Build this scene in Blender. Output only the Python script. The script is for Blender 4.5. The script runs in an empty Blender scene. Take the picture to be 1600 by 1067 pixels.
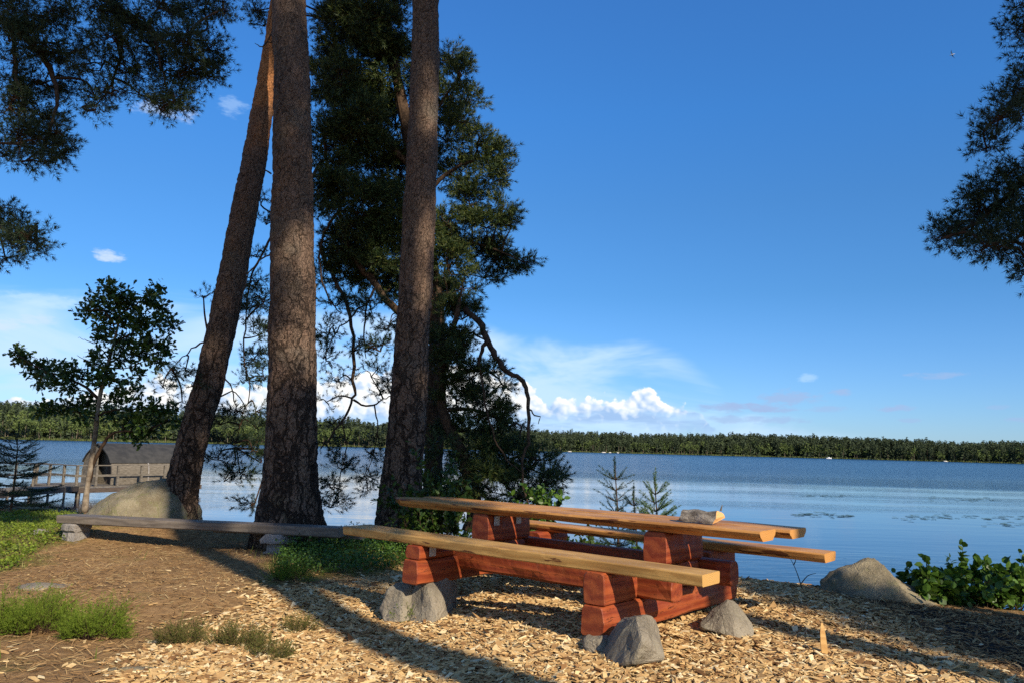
import bpy, bmesh, math, random
import numpy as np
from mathutils import Vector, Matrix, noise as mnoise

RNG = np.random.default_rng(7)
random.seed(7)
scene = bpy.context.scene
COL = scene.collection
PI = math.pi

# ------------------------------------------------------------------ camera geometry
FPX = 1200.0
PITCH, ROLL, CAMZ = math.radians(7.83), math.radians(1.47), 1.25
_f = np.array([0, math.cos(PITCH), math.sin(PITCH)])
_u0 = np.array([0, -math.sin(PITCH), math.cos(PITCH)])
_r0 = np.array([1.0, 0, 0])
_R = math.cos(ROLL) * _r0 + math.sin(ROLL) * _u0
_U = -math.sin(ROLL) * _r0 + math.cos(ROLL) * _u0
CAM = np.array([0, 0, CAMZ])

def ray(px, py):
    return _f + _R * (px - 800) / FPX + _U * (533.5 - py) / FPX

def atY(px, py, y):
    """photo position -> the point of the place that lies y metres ahead"""
    v = ray(px, py)
    return CAM + v * (y / v[1])

def atZ(px, py, z):
    v = ray(px, py)
    return CAM + v * ((z - CAMZ) / v[2])

# ------------------------------------------------------------------ node helper
class NT:
    def __init__(self, tree):
        self.t = tree
    def n(self, kind, ins=None, **props):
        nd = self.t.nodes.new(kind)
        for k, v in props.items():
            setattr(nd, k, v)
        for k, v in (ins or {}).items():
            self.set(nd.inputs[k], v)
        return nd
    def set(self, sock, v):
        if isinstance(v, bpy.types.NodeSocket):
            self.t.links.new(v, sock)
        else:
            if isinstance(v, tuple) and len(v) == 3 and sock.type == 'RGBA':
                v = v + (1,)
            sock.default_value = v
    def math(self, op, a, b=0.0, c=0.0, clamp=False):
        nd = self.n('ShaderNodeMath', {0: a, 1: b, 2: c}, operation=op, use_clamp=clamp)
        return nd.outputs[0]
    def smooth(self, x, lo, hi):
        nd = self.n('ShaderNodeMapRange', {'Value': x, 'From Min': lo, 'From Max': hi}, interpolation_type='SMOOTHSTEP')
        return nd.outputs[0]
    def maprange(self, x, lo, hi, a, b):
        return self.n('ShaderNodeMapRange', {'Value': x, 'From Min': lo, 'From Max': hi, 'To Min': a, 'To Max': b}).outputs[0]
    def ramp(self, x, stops, interp='LINEAR'):
        nd = self.n('ShaderNodeValToRGB', {'Fac': x})
        cr = nd.color_ramp
        cr.interpolation = interp
        while len(cr.elements) < len(stops):
            cr.elements.new(0.5)
        for e, (p, c) in zip(cr.elements, stops):
            e.position = p
            e.color = tuple(c) + (1,) if len(c) == 3 else c
        return nd.outputs['Color']
    def mix(self, fac, a, b, blend='MIX'):
        nd = self.n('ShaderNodeMix', data_type='RGBA', blend_type=blend)
        self.set(nd.inputs[0], fac); self.set(nd.inputs[6], a); self.set(nd.inputs[7], b)
        return nd.outputs[2]
    def noise(self, vec, scale, detail=4, rough=0.55, dist=0.0):
        ins = {'Scale': scale, 'Detail': detail, 'Roughness': rough, 'Distortion': dist}
        if vec is not None: ins['Vector'] = vec
        return self.n('ShaderNodeTexNoise', ins).outputs['Fac']
    def mapping(self, vec, scale=(1, 1, 1), loc=(0, 0, 0), rot=(0, 0, 0)):
        return self.n('ShaderNodeMapping', {'Vector': vec, 'Scale': scale, 'Location': loc, 'Rotation': rot}).outputs[0]
    def coord(self, which='Object'):
        return self.n('ShaderNodeTexCoord').outputs[which]
    def attr(self, name, out='Fac'):
        return self.n('ShaderNodeAttribute', attribute_name=name).outputs[out]

def new_mat(name, rough=0.8, spec=0.3):
    m = bpy.data.materials.new(name)
    m.use_nodes = True
    nt = NT(m.node_tree)
    b = m.node_tree.nodes['Principled BSDF']
    b.inputs['Roughness'].default_value = rough
    b.inputs['Specular IOR Level'].default_value = spec
    return m, nt, b

def bump(nt, b, h, strength=0.5, dist=0.02, normal=None):
    ins = {'Height': h, 'Strength': strength, 'Distance': dist}
    if normal is not None: ins['Normal'] = normal
    nd = nt.n('ShaderNodeBump', ins)
    nt.t.links.new(nd.outputs[0], b.inputs['Normal'])
    return nd.outputs[0]

# ------------------------------------------------------------------ materials
def mat_bark(name, orange_z=None):
    m, nt, b = new_mat(name, 0.9, 0.15)
    co = nt.coord('Object')
    warp = nt.n('ShaderNodeTexNoise', {'Vector': co, 'Scale': 5.0, 'Detail': 3.0}).outputs['Color']
    wv = nt.n('ShaderNodeVectorMath', {0: warp, 1: (0.24, 0.24, 0.24)}, operation='MULTIPLY').outputs[0]
    cw = nt.n('ShaderNodeVectorMath', {0: co, 1: wv}, operation='ADD').outputs[0]
    v = nt.n('ShaderNodeTexVoronoi', {'Vector': nt.mapping(cw, (1, 1, 0.36)), 'Scale': 8.0}, feature='DISTANCE_TO_EDGE').outputs['Distance']
    v2 = nt.n('ShaderNodeTexVoronoi', {'Vector': nt.mapping(cw, (1, 1, 0.5)), 'Scale': 24.0}, feature='DISTANCE_TO_EDGE').outputs['Distance']
    fine = nt.noise(nt.mapping(co, (1, 1, 0.5)), 40, 5, 0.65)
    big = nt.noise(co, 1.3, 3)
    cell = nt.n('ShaderNodeTexVoronoi', {'Vector': nt.mapping(cw, (1, 1, 0.36)), 'Scale': 8.0}).outputs['Color']
    plate = nt.mix(nt.smooth(fine, 0.25, 0.75), (0.060, 0.041, 0.030), (0.215, 0.148, 0.105))
    plate = nt.mix(nt.math('MULTIPLY', nt.n('ShaderNodeSeparateColor', {0: cell}).outputs[0], 0.45), plate, (0.21, 0.13, 0.092))
    moss = nt.math('MULTIPLY', nt.smooth(nt.noise(co, 3.0, 5, .65), .5, .68), nt.math('SUBTRACT', 1.0, nt.smooth(nt.n('ShaderNodeSeparateXYZ', {0: co}).outputs[2], .1, 1.3)))
    plate = nt.mix(nt.math('MULTIPLY', moss, .7), plate, (0.085, 0.085, 0.04))
    plate = nt.mix(nt.smooth(big, 0.5, 0.75), plate, (0.13, 0.108, 0.085))
    fade = nt.smooth(nt.noise(nt.mapping(co, (1, 1, .6), loc=(2, 5, 1)), 7.0, 3), 0.35, 0.62)
    crack = nt.smooth(nt.math('ADD', nt.math('ADD', v, nt.math('MULTIPLY', fade, 0.016)), nt.math('MULTIPLY', nt.math('SUBTRACT', fine, 0.5), 0.09)), -0.005, 0.058)
    zup = nt.smooth(nt.n('ShaderNodeSeparateXYZ', {0: co}).outputs[2], 1.2, 6.0)
    crack = nt.math('ADD', crack, nt.math('MULTIPLY', zup, 0.45), clamp=True)
    vl = nt.n('ShaderNodeTexVoronoi', {'Vector': nt.mapping(cw, (1, 1, 0.24), loc=(.3, .7, .2)), 'Scale': 5.2}, feature='DISTANCE_TO_EDGE').outputs['Distance']
    furrow = nt.smooth(nt.math('ADD', vl, nt.math('MULTIPLY', nt.math('SUBTRACT', fine, 0.5), 0.12)), 0.0, 0.11)
    furrow = nt.math('ADD', furrow, nt.math('MULTIPLY', zup, 1.2), clamp=True)
    crack = nt.math('MULTIPLY', crack, furrow)
    crack2 = nt.smooth(v2, 0.0, 0.08)
    col = nt.mix(crack, (0.028, 0.019, 0.014), plate)
    col = nt.mix(nt.math('MULTIPLY', nt.math('SUBTRACT', 1.0, crack2), 0.35), col, (0.03, 0.021, 0.016))
    if orange_z is not None:
        z = nt.n('ShaderNodeSeparateXYZ', {0: co}).outputs[2]
        zz = nt.math('ADD', z, nt.math('MULTIPLY', nt.math('SUBTRACT', nt.noise(co, 2.2, 4), 0.5), 3.0))
        o = nt.smooth(zz, orange_z - 0.5, orange_z + 0.9)
        oc = nt.mix(fine, (0.20, 0.075, 0.028), (0.52, 0.24, 0.10))
        oc = nt.mix(nt.math('MULTIPLY', nt.math('SUBTRACT', 1.0, crack), 0.5), oc, (0.07, 0.035, 0.02))
        col = nt.mix(o, col, oc)
    nt.set(b.inputs['Base Color'], col)
    h = nt.math('ADD', nt.math('MULTIPLY', crack, 1.0), nt.math('ADD', nt.math('MULTIPLY', fine, 0.5), nt.math('MULTIPLY', crack2, 0.3)))
    bump(nt, b, h, 1.0, 0.035)
    return m

def mat_simple_noise(name, c1, c2, scale=6, rough=0.85, spec=0.2, bumps=0.3, dist=0.01, stretch=(1, 1, 1), detail=6):
    m, nt, b = new_mat(name, rough, spec)
    co = nt.mapping(nt.coord('Object'), stretch)
    f = nt.noise(co, scale, detail, 0.6)
    nt.set(b.inputs['Base Color'], nt.mix(nt.smooth(f, 0.3, 0.7), c1, c2))
    if bumps: bump(nt, b, nt.noise(co, scale * 4, 5, 0.65), bumps, dist)
    return m

def mat_leaf(name, c1, c2, rough=0.5, spec=0.35, transl=0.25, c3=None):
    """per-leaf colour; a part of the light passes through"""
    m, nt, b = new_mat(name, rough, spec)
    r = nt.n('ShaderNodeNewGeometry').outputs['Random Per Island']
    stops = [(0.0, c1), (1.0, c2)] if c3 is None else [(0.0, c1), (0.72, c2), (1.0, c3)]
    col = nt.ramp(r, stops)
    nt.set(b.inputs['Base Color'], col)
    if transl:
        tr = nt.n('ShaderNodeBsdfTranslucent', {'Color': nt.mix(0.35, col, (0.10, 0.16, 0.01))})
        mx = nt.n('ShaderNodeMixShader', {0: transl, 1: b.outputs[0], 2: tr.outputs[0]})
        out = [n for n in m.node_tree.nodes if n.type == 'OUTPUT_MATERIAL'][0]
        m.node_tree.links.new(mx.outputs[0], out.inputs['Surface'])
    return m

def mat_plank(name, light, dark, bark_amt=0.5, weather=0.0):
    m, nt, b = new_mat(name, 0.55, 0.3)
    co = nt.coord('Object')
    st = nt.mapping(co, (0.55, 7.0, 7.0))
    w = nt.n('ShaderNodeTexNoise', {'Vector': nt.mapping(co, (0.4, 1.5, 1.5)), 'Scale': 3.0, 'Detail': 2.0}).outputs['Color']
    wv = nt.n('ShaderNodeVectorMath', {0: w, 1: (1.2, 1.2, 1.2)}, operation='MULTIPLY').outputs[0]
    sv = nt.n('ShaderNodeVectorMath', {0: st, 1: wv}, operation='ADD').outputs[0]
    rings = nt.n('ShaderNodeTexWave', {'Vector': sv, 'Scale': 0.9, 'Distortion': 3.0, 'Detail': 3.0, 'Detail Scale': 1.2}, bands_direction='Z').outputs['Fac']
    grain = nt.noise(nt.mapping(co, (1.2, 40, 40)), 2.0, 6, 0.7)
    col = nt.mix(nt.math('MULTIPLY', rings, 0.75), light, dark)
    col = nt.mix(nt.math('MULTIPLY', grain, 0.35), col, tuple(c * 0.45 for c in dark))
    blotch = nt.noise(nt.mapping(co, (0.5, 2.5, 2.5)), 2.4, 3)
    col = nt.mix(nt.math('MULTIPLY', nt.smooth(blotch, 0.48, 0.66), 0.6), col, tuple(c * 0.6 for c in dark))
    sap = nt.noise(nt.mapping(co, (1.6, 6.0, 6.0), loc=(9, 4, 2)), 2.6, 4, .6)
    col = nt.mix(nt.math('MULTIPLY', nt.smooth(sap, 0.54, 0.60), 0.45), col, tuple(min(1, c * 1.18) for c in light))
    # sawn ends: growth rings and small checks
    nx = nt.math('ABSOLUTE', nt.n('ShaderNodeSeparateXYZ', {0: nt.coord('Normal')}).outputs[0])
    er = nt.n('ShaderNodeTexWave', {'Vector': nt.mapping(co, (0.05, 1, 1), loc=(0, .03, .05)), 'Scale': 26.0, 'Distortion': 2.0, 'Detail': 2.0}, wave_type='RINGS', rings_direction='X').outputs['Fac']
    ecol = nt.mix(nt.math('MULTIPLY', er, 0.6), tuple(min(1, c * 1.05) for c in light), tuple(c * 0.8 for c in dark))
    col = nt.mix(nt.smooth(nx, 0.7, 0.9), col, ecol)
    # knots
    kn = nt.n('ShaderNodeTexVoronoi', {'Vector': nt.mapping(co, (1.0, 2.2, 2.2)), 'Scale': 2.1}).outputs['Distance']
    col = nt.mix(nt.math('MULTIPLY', nt.math('SUBTRACT', 1.0, nt.smooth(kn, 0.02, 0.075)), 0.8), col, (0.07, 0.022, 0.008))
    if bark_amt:
        bk = nt.noise(nt.mapping(co, (1.1, 3.6, 9.0), loc=(3.1, 0, 0)), 2.3, 4, 0.55)
        nz = nt.math('ABSOLUTE', nt.n('ShaderNodeSeparateXYZ', {0: nt.coord('Normal')}).outputs[2])
        low = nt.math('MULTIPLY', nt.math('SUBTRACT', 1.0, nt.smooth(nz, 0.55, 0.8)), nt.math('SUBTRACT', 1.0, nt.smooth(nt.math('ABSOLUTE', nt.n('ShaderNodeSeparateXYZ', {0: nt.coord('Normal')}).outputs[0]), 0.5, 0.7)))
        mk = nt.math('MULTIPLY', nt.smooth(bk, 0.615 - 0.1 * bark_amt, 0.64 - 0.1 * bark_amt), low)
        col = nt.mix(nt.math('MULTIPLY', mk, 0.9), col, (0.085, 0.022, 0.010))
    if weather:
        col = nt.mix(weather, col, nt.mix(grain, (0.05, 0.045, 0.04), (0.22, 0.19, 0.165)))
    nt.set(b.inputs['Base Color'], col)
    bump(nt, b, nt.math('ADD', grain, nt.math('MULTIPLY', rings, 0.3)), 0.35, 0.006)
    return m

def mat_red(name):
    m, nt, b = new_mat(name, 0.5, 0.35)
    co = nt.coord('Object')
    st = nt.mapping(co, (0.7, 6.0, 6.0))
    rings = nt.n('ShaderNodeTexWave', {'Vector': st, 'Scale': 0.75, 'Distortion': 11.0, 'Detail': 4.0, 'Detail Scale': 0.8, 'Detail Roughness': 0.6}, bands_direction='Z').outputs['Fac']
    grain = nt.noise(nt.mapping(co, (1.5, 30, 30)), 2.0, 6, 0.7)
    blotch = nt.noise(co, 5.5, 4)
    col = nt.mix(rings, (0.40, 0.094, 0.028), (0.25, 0.046, 0.016))
    col = nt.mix(nt.math('MULTIPLY', grain, 0.45), col, (0.10, 0.014, 0.007))
    col = nt.mix(nt.math('MULTIPLY', nt.smooth(blotch, 0.55, 0.8), 0.55), col, (0.42, 0.125, 0.045))
    crk = nt.noise(nt.mapping(co, (0.9, 14, 14), loc=(5, 2, 1)), 2.0, 3, 0.5)
    cm = nt.math('SUBTRACT', 1.0, nt.smooth(nt.math('ABSOLUTE', nt.math('SUBTRACT', crk, 0.5)), 0.0, 0.012))
    col = nt.mix(nt.math('MULTIPLY', cm, 0.8), col, (0.03, 0.006, 0.003))
    nt.set(b.inputs['Base Color'], col)
    bump(nt, b, nt.math('SUBTRACT', grain, nt.math('MULTIPLY', cm, 0.7)), 0.35, 0.006)
    return m

def mat_stone(name, c1, c2, c3, lichen=0.4, lichen_col=(0.33, 0.32, 0.2)):
    m, nt, b = new_mat(name, 0.85, 0.25)
    co = nt.coord('Object')
    a = nt.noise(co, 3.0, 6, 0.62)
    g = nt.noise(co, 60.0, 4, 0.7)
    l = nt.noise(nt.mapping(co, loc=(4, 1, 2)), 9.0, 8, 0.78)
    vein = nt.n('ShaderNodeTexVoronoi', {'Vector': co, 'Scale': 3.2, 'Detail': 2.0}, feature='DISTANCE_TO_EDGE').outputs['Distance']
    col = nt.mix(nt.smooth(a, 0.35, 0.68), c1, c2)
    col = nt.mix(nt.math('MULTIPLY', nt.smooth(g, 0.5, 0.72), 0.5), col, c3)
    col = nt.mix(nt.math('MULTIPLY', nt.smooth(l, 0.52, 0.6), lichen), col, lichen_col)
    nt.set(b.inputs['Base Color'], col)
    spk = nt.noise(nt.mapping(co, loc=(1, 9, 4)), 28.0, 6, 0.75)
    col = nt.mix(nt.math('MULTIPLY', nt.smooth(spk, 0.55, 0.68), 0.6), col, tuple(v * .35 for v in c1))
    nt.set(b.inputs['Base Color'], col)
    h = nt.math('ADD', nt.math('ADD', nt.noise(co, 9.0, 8, 0.72), nt.math('MULTIPLY', g, 0.3)), nt.math('MULTIPLY', nt.smooth(vein, 0.0, 0.03), 0.12))
    bump(nt, b, h, 0.9, 0.04)
    return m

M = {}
M['bark'] = mat_bark('pine_bark')
M['bark_leaning'] = mat_bark('pine_bark_flaking_orange', 6.6)
M['limb'] = mat_simple_noise('limb_bark', (0.035, 0.024, 0.018), (0.11, 0.07, 0.045), 14, 0.9, 0.1, 0.6, 0.02)
M['twig'] = mat_simple_noise('twig_bark', (0.030, 0.020, 0.014), (0.075, 0.045, 0.028), 10, 0.9, 0.1, 0)
M['sapling_bark'] = mat_simple_noise('sapling_bark', (0.12, 0.09, 0.065), (0.30, 0.25, 0.19), 9, 0.9, 0.1, 0.4, 0.01)
M['needles'] = mat_leaf('pine_needles', (0.016, 0.032, 0.011), (0.038, 0.064, 0.017), 0.5, 0.25, 0.0, (0.15, 0.165, 0.036))
M['needles_b'] = mat_leaf('pine_needles_blueish', (0.014, 0.028, 0.013), (0.030, 0.052, 0.021), 0.5, 0.25, 0.0, (0.06, 0.08, 0.028))
M['spruce'] = mat_leaf('spruce_needles', (0.014, 0.036, 0.018), (0.03, 0.06, 0.022), 0.5, 0.3, 0.0)
M['spruce_light'] = mat_leaf('light_spruce_needles', (0.045, 0.095, 0.025), (0.095, 0.16, 0.035), 0.5, 0.3, 0.15)
M['spruce_fresh'] = mat_leaf('spruce_shoots', (0.10, 0.16, 0.025), (0.16, 0.22, 0.04), 0.5, 0.3, 0.25)
M['oak'] = mat_leaf('oak_leaves', (0.022, 0.050, 0.010), (0.050, 0.095, 0.016), 0.45, 0.4, 0.22, (0.085, 0.14, 0.02))
M['leaf'] = mat_leaf('shrub_leaves', (0.045, 0.10, 0.014), (0.105, 0.195, 0.028), 0.42, 0.45, 0.3)
M['herb'] = mat_leaf('herb_leaves', (0.12, 0.19, 0.018), (0.25, 0.31, 0.035), 0.5, 0.3, 0.3)
M['heather'] = mat_leaf('heather_sprigs', (0.10, 0.165, 0.016), (0.19, 0.25, 0.03), 0.7, 0.15, 0.25)
M['dryheather'] = mat_leaf('dry_heather_sprigs', (0.075, 0.095, 0.02), (0.15, 0.14, 0.04), 0.7, 0.15, 0.2, (0.18, 0.09, 0.06))
M['grass'] = mat_leaf('grass_blades', (0.08, 0.13, 0.018), (0.19, 0.23, 0.04), 0.6, 0.2, 0.25, (0.30, 0.27, 0.10))
M['litter'] = mat_leaf('pine_litter', (0.13, 0.07, 0.032), (0.38, 0.235, 0.105), 0.85, 0.1, 0.0, (0.52, 0.40, 0.20))
M['plank'] = mat_plank('peeled_pine', (0.62, 0.305, 0.088), (0.41, 0.17, 0.042), 0.55)
M['plank_bench'] = mat_plank('sawn_pine', (0.60, 0.355, 0.115), (0.44, 0.225, 0.062), -0.35)
M['oldwood'] = mat_plank('weathered_wood', (0.30, 0.245, 0.19), (0.11, 0.085, 0.064), 0.0, 0.5)
M['red'] = mat_red('red_stain')
M['stone'] = mat_stone('granite', (0.19, 0.162, 0.122), (0.33, 0.285, 0.215), (0.46, 0.41, 0.33), 0.25, (0.32, 0.29, 0.2))
M['boulder'] = mat_stone('mossy_granite', (0.16, 0.13, 0.082), (0.28, 0.24, 0.16), (0.38, 0.34, 0.25), 0.6, (0.17, 0.175, 0.07))
M['boulder_b'] = mat_stone('shore_granite', (0.20, 0.165, 0.105), (0.35, 0.29, 0.185), (0.44, 0.38, 0.26), 0.35, (0.22, 0.22, 0.10))
M['limestone'] = mat_stone('grey_slab_stone', (0.22, 0.20, 0.185), (0.34, 0.31, 0.28), (0.42, 0.39, 0.36), 0.2, (0.24, 0.22, 0.18))
M['steel'] = mat_simple_noise('zinc_plate', (0.42, 0.40, 0.37), (0.58, 0.56, 0.52), 20, 0.45, 0.6, 0.1, 0.002)
M['logbark'] = mat_simple_noise('firewood_bark', (0.10, 0.082, 0.066), (0.36, 0.32, 0.27), 9, 0.9, 0.1, 0.9, 0.02, (1, 2.2, 2.2), 8)
M['logwood'] = mat_plank('split_wood', (0.72, 0.42, 0.17), (0.55, 0.27, 0.09), 0.0)
M['felt'] = mat_simple_noise('roof_felt', (0.030, 0.030, 0.030), (0.055, 0.053, 0.05), 3, 0.8, 0.3, 0.25, 0.01)
M['greywood'] = mat_simple_noise('grey_boards', (0.10, 0.085, 0.065), (0.22, 0.19, 0.15), 5, 0.85, 0.2, 0.4, 0.01, (1, 1, 6))
M['darkwood'] = mat_simple_noise('dark_boards', (0.06, 0.045, 0.035), (0.12, 0.09, 0.07), 5, 0.85, 0.2, 0.4, 0.01, (1, 1, 6))
M['white'] = mat_simple_noise('white_paint', (0.72, 0.73, 0.74), (0.82, 0.82, 0.82), 2, 0.4, 0.5, 0)
M['palestone'] = mat_simple_noise('pale_rock', (0.42, 0.40, 0.36), (0.62, 0.60, 0.55), 2, 0.8, 0.3, 0.3)
M['feather'] = mat_simple_noise('gull_feathers', (0.62, 0.62, 0.62), (0.82, 0.82, 0.82), 3, 0.7, 0.2, 0)
M['feather_grey'] = mat_simple_noise('gull_wing_feathers', (0.30, 0.32, 0.35), (0.45, 0.47, 0.5), 3, 0.7, 0.2, 0)
M['beak'] = mat_simple_noise('gull_beak', (0.55, 0.28, 0.05), (0.6, 0.35, 0.08), 3, 0.5, 0.3, 0)
M['lily'] = mat_leaf('lily_pad_leaves', (0.05, 0.085, 0.03), (0.11, 0.15, 0.05), 0.3, 0.5, 0.0)
M['conifer'] = mat_leaf('far_conifers', (0.046, 0.064, 0.036), (0.064, 0.084, 0.043), 0.8, 0.1, 0.0)
M['broadleaf'] = mat_leaf('far_broadleaf', (0.075, 0.112, 0.034), (0.125, 0.16, 0.052), 0.8, 0.1, 0.0)
M['chip'] = None
M['reed'] = mat_leaf('shore_reeds', (0.07, 0.10, 0.03), (0.13, 0.145, 0.055), 0.8, 0.1, 0.15)
M['window'] = mat_simple_noise('dark_glass', (0.01, 0.012, 0.015), (0.02, 0.022, 0.025), 2, 0.1, 0.6, 0)

def mat_chip():
    m, nt, b = new_mat('wood_chip', 0.8, 0.2)
    r = nt.n('ShaderNodeNewGeometry').outputs['Random Per Island']
    col = nt.ramp(r, [(0.0, (0.11, 0.052, 0.02)), (0.09, (0.24, 0.125, 0.05)), (0.25, (0.44, 0.265, 0.11)), (0.6, (0.58, 0.385, 0.17)), (0.85, (0.70, 0.51, 0.255)), (1.0, (0.80, 0.68, 0.43))])
    g = nt.noise(nt.coord('Object'), 55, 4, 0.7)
    col = nt.mix(nt.math('MULTIPLY', nt.smooth(g, 0.45, 0.75), 0.35), col, (0.20, 0.11, 0.045))
    nt.set(b.inputs['Base Color'], col)
    return m
M['chip'] = mat_chip()

def mat_ground():
    m, nt, b = new_mat('ground_soil', 0.95, 0.1)
    co = nt.coord('Object')
    n1 = nt.noise(co, 0.9, 5, 0.6); n2 = nt.noise(co, 14, 7, 0.7); n3 = nt.noise(co, 80, 4, 0.7)
    soil = nt.mix(nt.smooth(n2, 0.3, 0.7), (0.18, 0.10, 0.044), (0.40, 0.25, 0.115))
    soil = nt.mix(nt.smooth(n1, 0.45, 0.7), soil, nt.mix(n3, (0.25, 0.135, 0.06), (0.46, 0.30, 0.145)))
    mossm = nt.smooth(nt.math('ADD', nt.noise(nt.mapping(co, loc=(7, 3, 0)), 1.6, 6, 0.65), nt.math('MULTIPLY', nt.attr('green'), 0.45)), 0.54, 0.74)
    soil = nt.mix(nt.math('MULTIPLY', mossm, 0.7), soil, nt.mix(n2, (0.08, 0.085, 0.02), (0.20, 0.19, 0.05)))
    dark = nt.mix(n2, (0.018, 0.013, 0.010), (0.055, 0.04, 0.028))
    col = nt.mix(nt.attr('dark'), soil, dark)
    chipc = nt.mix(nt.smooth(n3, 0.35, 0.65), (0.18, 0.10, 0.045), (0.42, 0.27, 0.125))
    col = nt.mix(nt.attr('chip'), col, chipc)
    nt.set(b.inputs['Base Color'], col)
    bump(nt, b, nt.math('ADD', n2, nt.math('MULTIPLY', n3, 0.5)), 0.8, 0.03)
    return m
M['ground'] = mat_ground()

# ------------------------------------------------------------------ mesh helpers
def mesh_np(name, V, Fs, mats, parent=None, smooth=False, attrs=None, loc=None, midx=None):
    """V (n,3); Fs one array (m,k) or a list of them"""
    if not isinstance(Fs, (list, tuple)): Fs = [Fs]
    Fs = [np.asarray(F, dtype=np.int32) for F in Fs if len(F)]
    me = bpy.data.meshes.new(name)
    V = np.asarray(V, dtype=np.float32)
    if loc is not None: V = V - np.asarray(loc, dtype=np.float32)
    me.vertices.add(len(V)); me.vertices.foreach_set('co', V.ravel())
    idx = np.concatenate([F.ravel() for F in Fs])
    tot = np.concatenate([np.full(len(F), F.shape[1], dtype=np.int32) for F in Fs])
    st = np.concatenate([[0], np.cumsum(tot)[:-1]]).astype(np.int32)
    me.loops.add(len(idx)); me.loops.foreach_set('vertex_index', idx)
    me.polygons.add(len(tot)); me.polygons.foreach_set('loop_start', st)
    me.polygons.foreach_set('use_smooth', np.full(len(tot), smooth, dtype=bool))
    if not isinstance(mats, (list, tuple)): mats = [mats]
    for mt in mats: me.materials.append(mt)
    if midx is not None: me.polygons.foreach_set('material_index', np.asarray(midx, dtype=np.int32))
    me.update(calc_edges=True)
    if attrs:
        for k, a in attrs.items():
            at = me.attributes.new(k, 'FLOAT', 'POINT')
            at.data.foreach_set('value', np.asarray(a, dtype=np.float32))
    o = bpy.data.objects.new(name, me)
    COL.objects.link(o)
    if parent is not None: o.parent = parent
    if loc is not None and parent is None: o.location = tuple(loc)
    return o

class MB:
    """collects pieces, then links them as ONE mesh"""
    def __init__(self): self.V = []; self.F = {}; self.n = 0
    def add(self, V, F):
        V = np.asarray(V, dtype=np.float64); F = np.asarray(F, dtype=np.int64)
        if F.ndim == 1: F = F[None]
        self.V.append(V); self.F.setdefault(F.shape[1], []).append(F + self.n); self.n += len(V)
        return self
    def addm(self, V, Flist):
        n0 = self.n
        self.V.append(np.asarray(V, dtype=np.float64)); self.n += len(V)
        for F in Flist:
            F = np.asarray(F, dtype=np.int64)
            if F.ndim == 1: F = F[None]
            self.F.setdefault(F.shape[1], []).append(F + n0)
        return self
    def build(self, name, mat, parent=None, smooth=False, loc=None):
        V = np.concatenate(self.V); Fs = [np.concatenate(f) for f in self.F.values()]
        return mesh_np(name, V, Fs, mat, parent, smooth, loc=loc)

def tag(o, label=None, cat=None, group=None, kind=None):
    if label: o['label'] = label
    if cat: o['category'] = cat
    if group: o['group'] = group
    if kind: o['kind'] = kind
    return o

def empty(name, loc, label, cat, group=None):
    o = bpy.data.objects.new(name, None)
    o.location = tuple(loc); o.empty_display_size = 0.2
    COL.objects.link(o)
    return tag(o, label, cat, group)

def tube(pts, rad, ns=8, cap=True):
    pts = np.asarray(pts, dtype=float); rad = np.asarray(rad, dtype=float)
    n = len(pts)
    T = np.gradient(pts, axis=0); T /= np.linalg.norm(T, axis=1)[:, None] + 1e-9
    a = np.array([1.0, 0, 0]) if abs(T[0][0]) < 0.8 else np.array([0, 1.0, 0])
    nrm = np.cross(T[0], a); nrm /= np.linalg.norm(nrm)
    ang = np.linspace(0, 2 * PI, ns, endpoint=False)
    V = np.empty((n, ns, 3))
    for i in range(n):
        nrm = nrm - T[i] * (nrm @ T[i]); nrm /= np.linalg.norm(nrm) + 1e-9
        b = np.cross(T[i], nrm)
        V[i] = pts[i] + rad[i] * (np.cos(ang)[:, None] * nrm + np.sin(ang)[:, None] * b)
    V = V.reshape(-1, 3)
    i, j = np.meshgrid(np.arange(n - 1), np.arange(ns), indexing='ij')
    i = i.ravel(); j = j.ravel(); k = (j + 1) % ns
    Q = np.stack([i * ns + j, i * ns + k, (i + 1) * ns + k, (i + 1) * ns + j], 1)
    Fl = [Q]
    if cap: Fl += [np.arange(ns)[::-1][None], ((n - 1) * ns + np.arange(ns))[None]]
    return V, Fl

def catmull(P, n):
    """resample a polyline as a smooth curve with n points; works on any columns"""
    P = np.asarray(P, dtype=float)
    if len(P) == 2:
        t = np.linspace(0, 1, n)[:, None]
        return P[0] * (1 - t) + P[1] * t
    Q = np.vstack([2 * P[0] - P[1], P, 2 * P[-1] - P[-2]])
    seg = np.linspace(0, len(P) - 1 - 1e-6, n)
    i = seg.astype(int); t = (seg - i)[:, None]
    p0, p1, p2, p3 = Q[i], Q[i + 1], Q[i + 2], Q[i + 3]
    return 0.5 * (2 * p1 + (p2 - p0) * t + (2 * p0 - 5 * p1 + 4 * p2 - p3) * t ** 2 + (3 * p1 - p0 - 3 * p2 + p3) * t ** 3)

def frames(D, roll=None):
    """rotation matrices whose local x axis runs along D"""
    D = D / (np.linalg.norm(D, axis=1)[:, None] + 1e-9)
    up = np.where(np.abs(D[:, 2:3]) < 0.95, np.array([[0, 0, 1.0]]), np.array([[1.0, 0, 0]]))
    y = np.cross(up, D); y /= np.linalg.norm(y, axis=1)[:, None]
    z = np.cross(D, y)
    if roll is not None:
        c, s = np.cos(roll)[:, None], np.sin(roll)[:, None]
        y, z = y * c + z * s, z * c - y * s
    return np.stack([D, y, z], axis=2)      # columns

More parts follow.
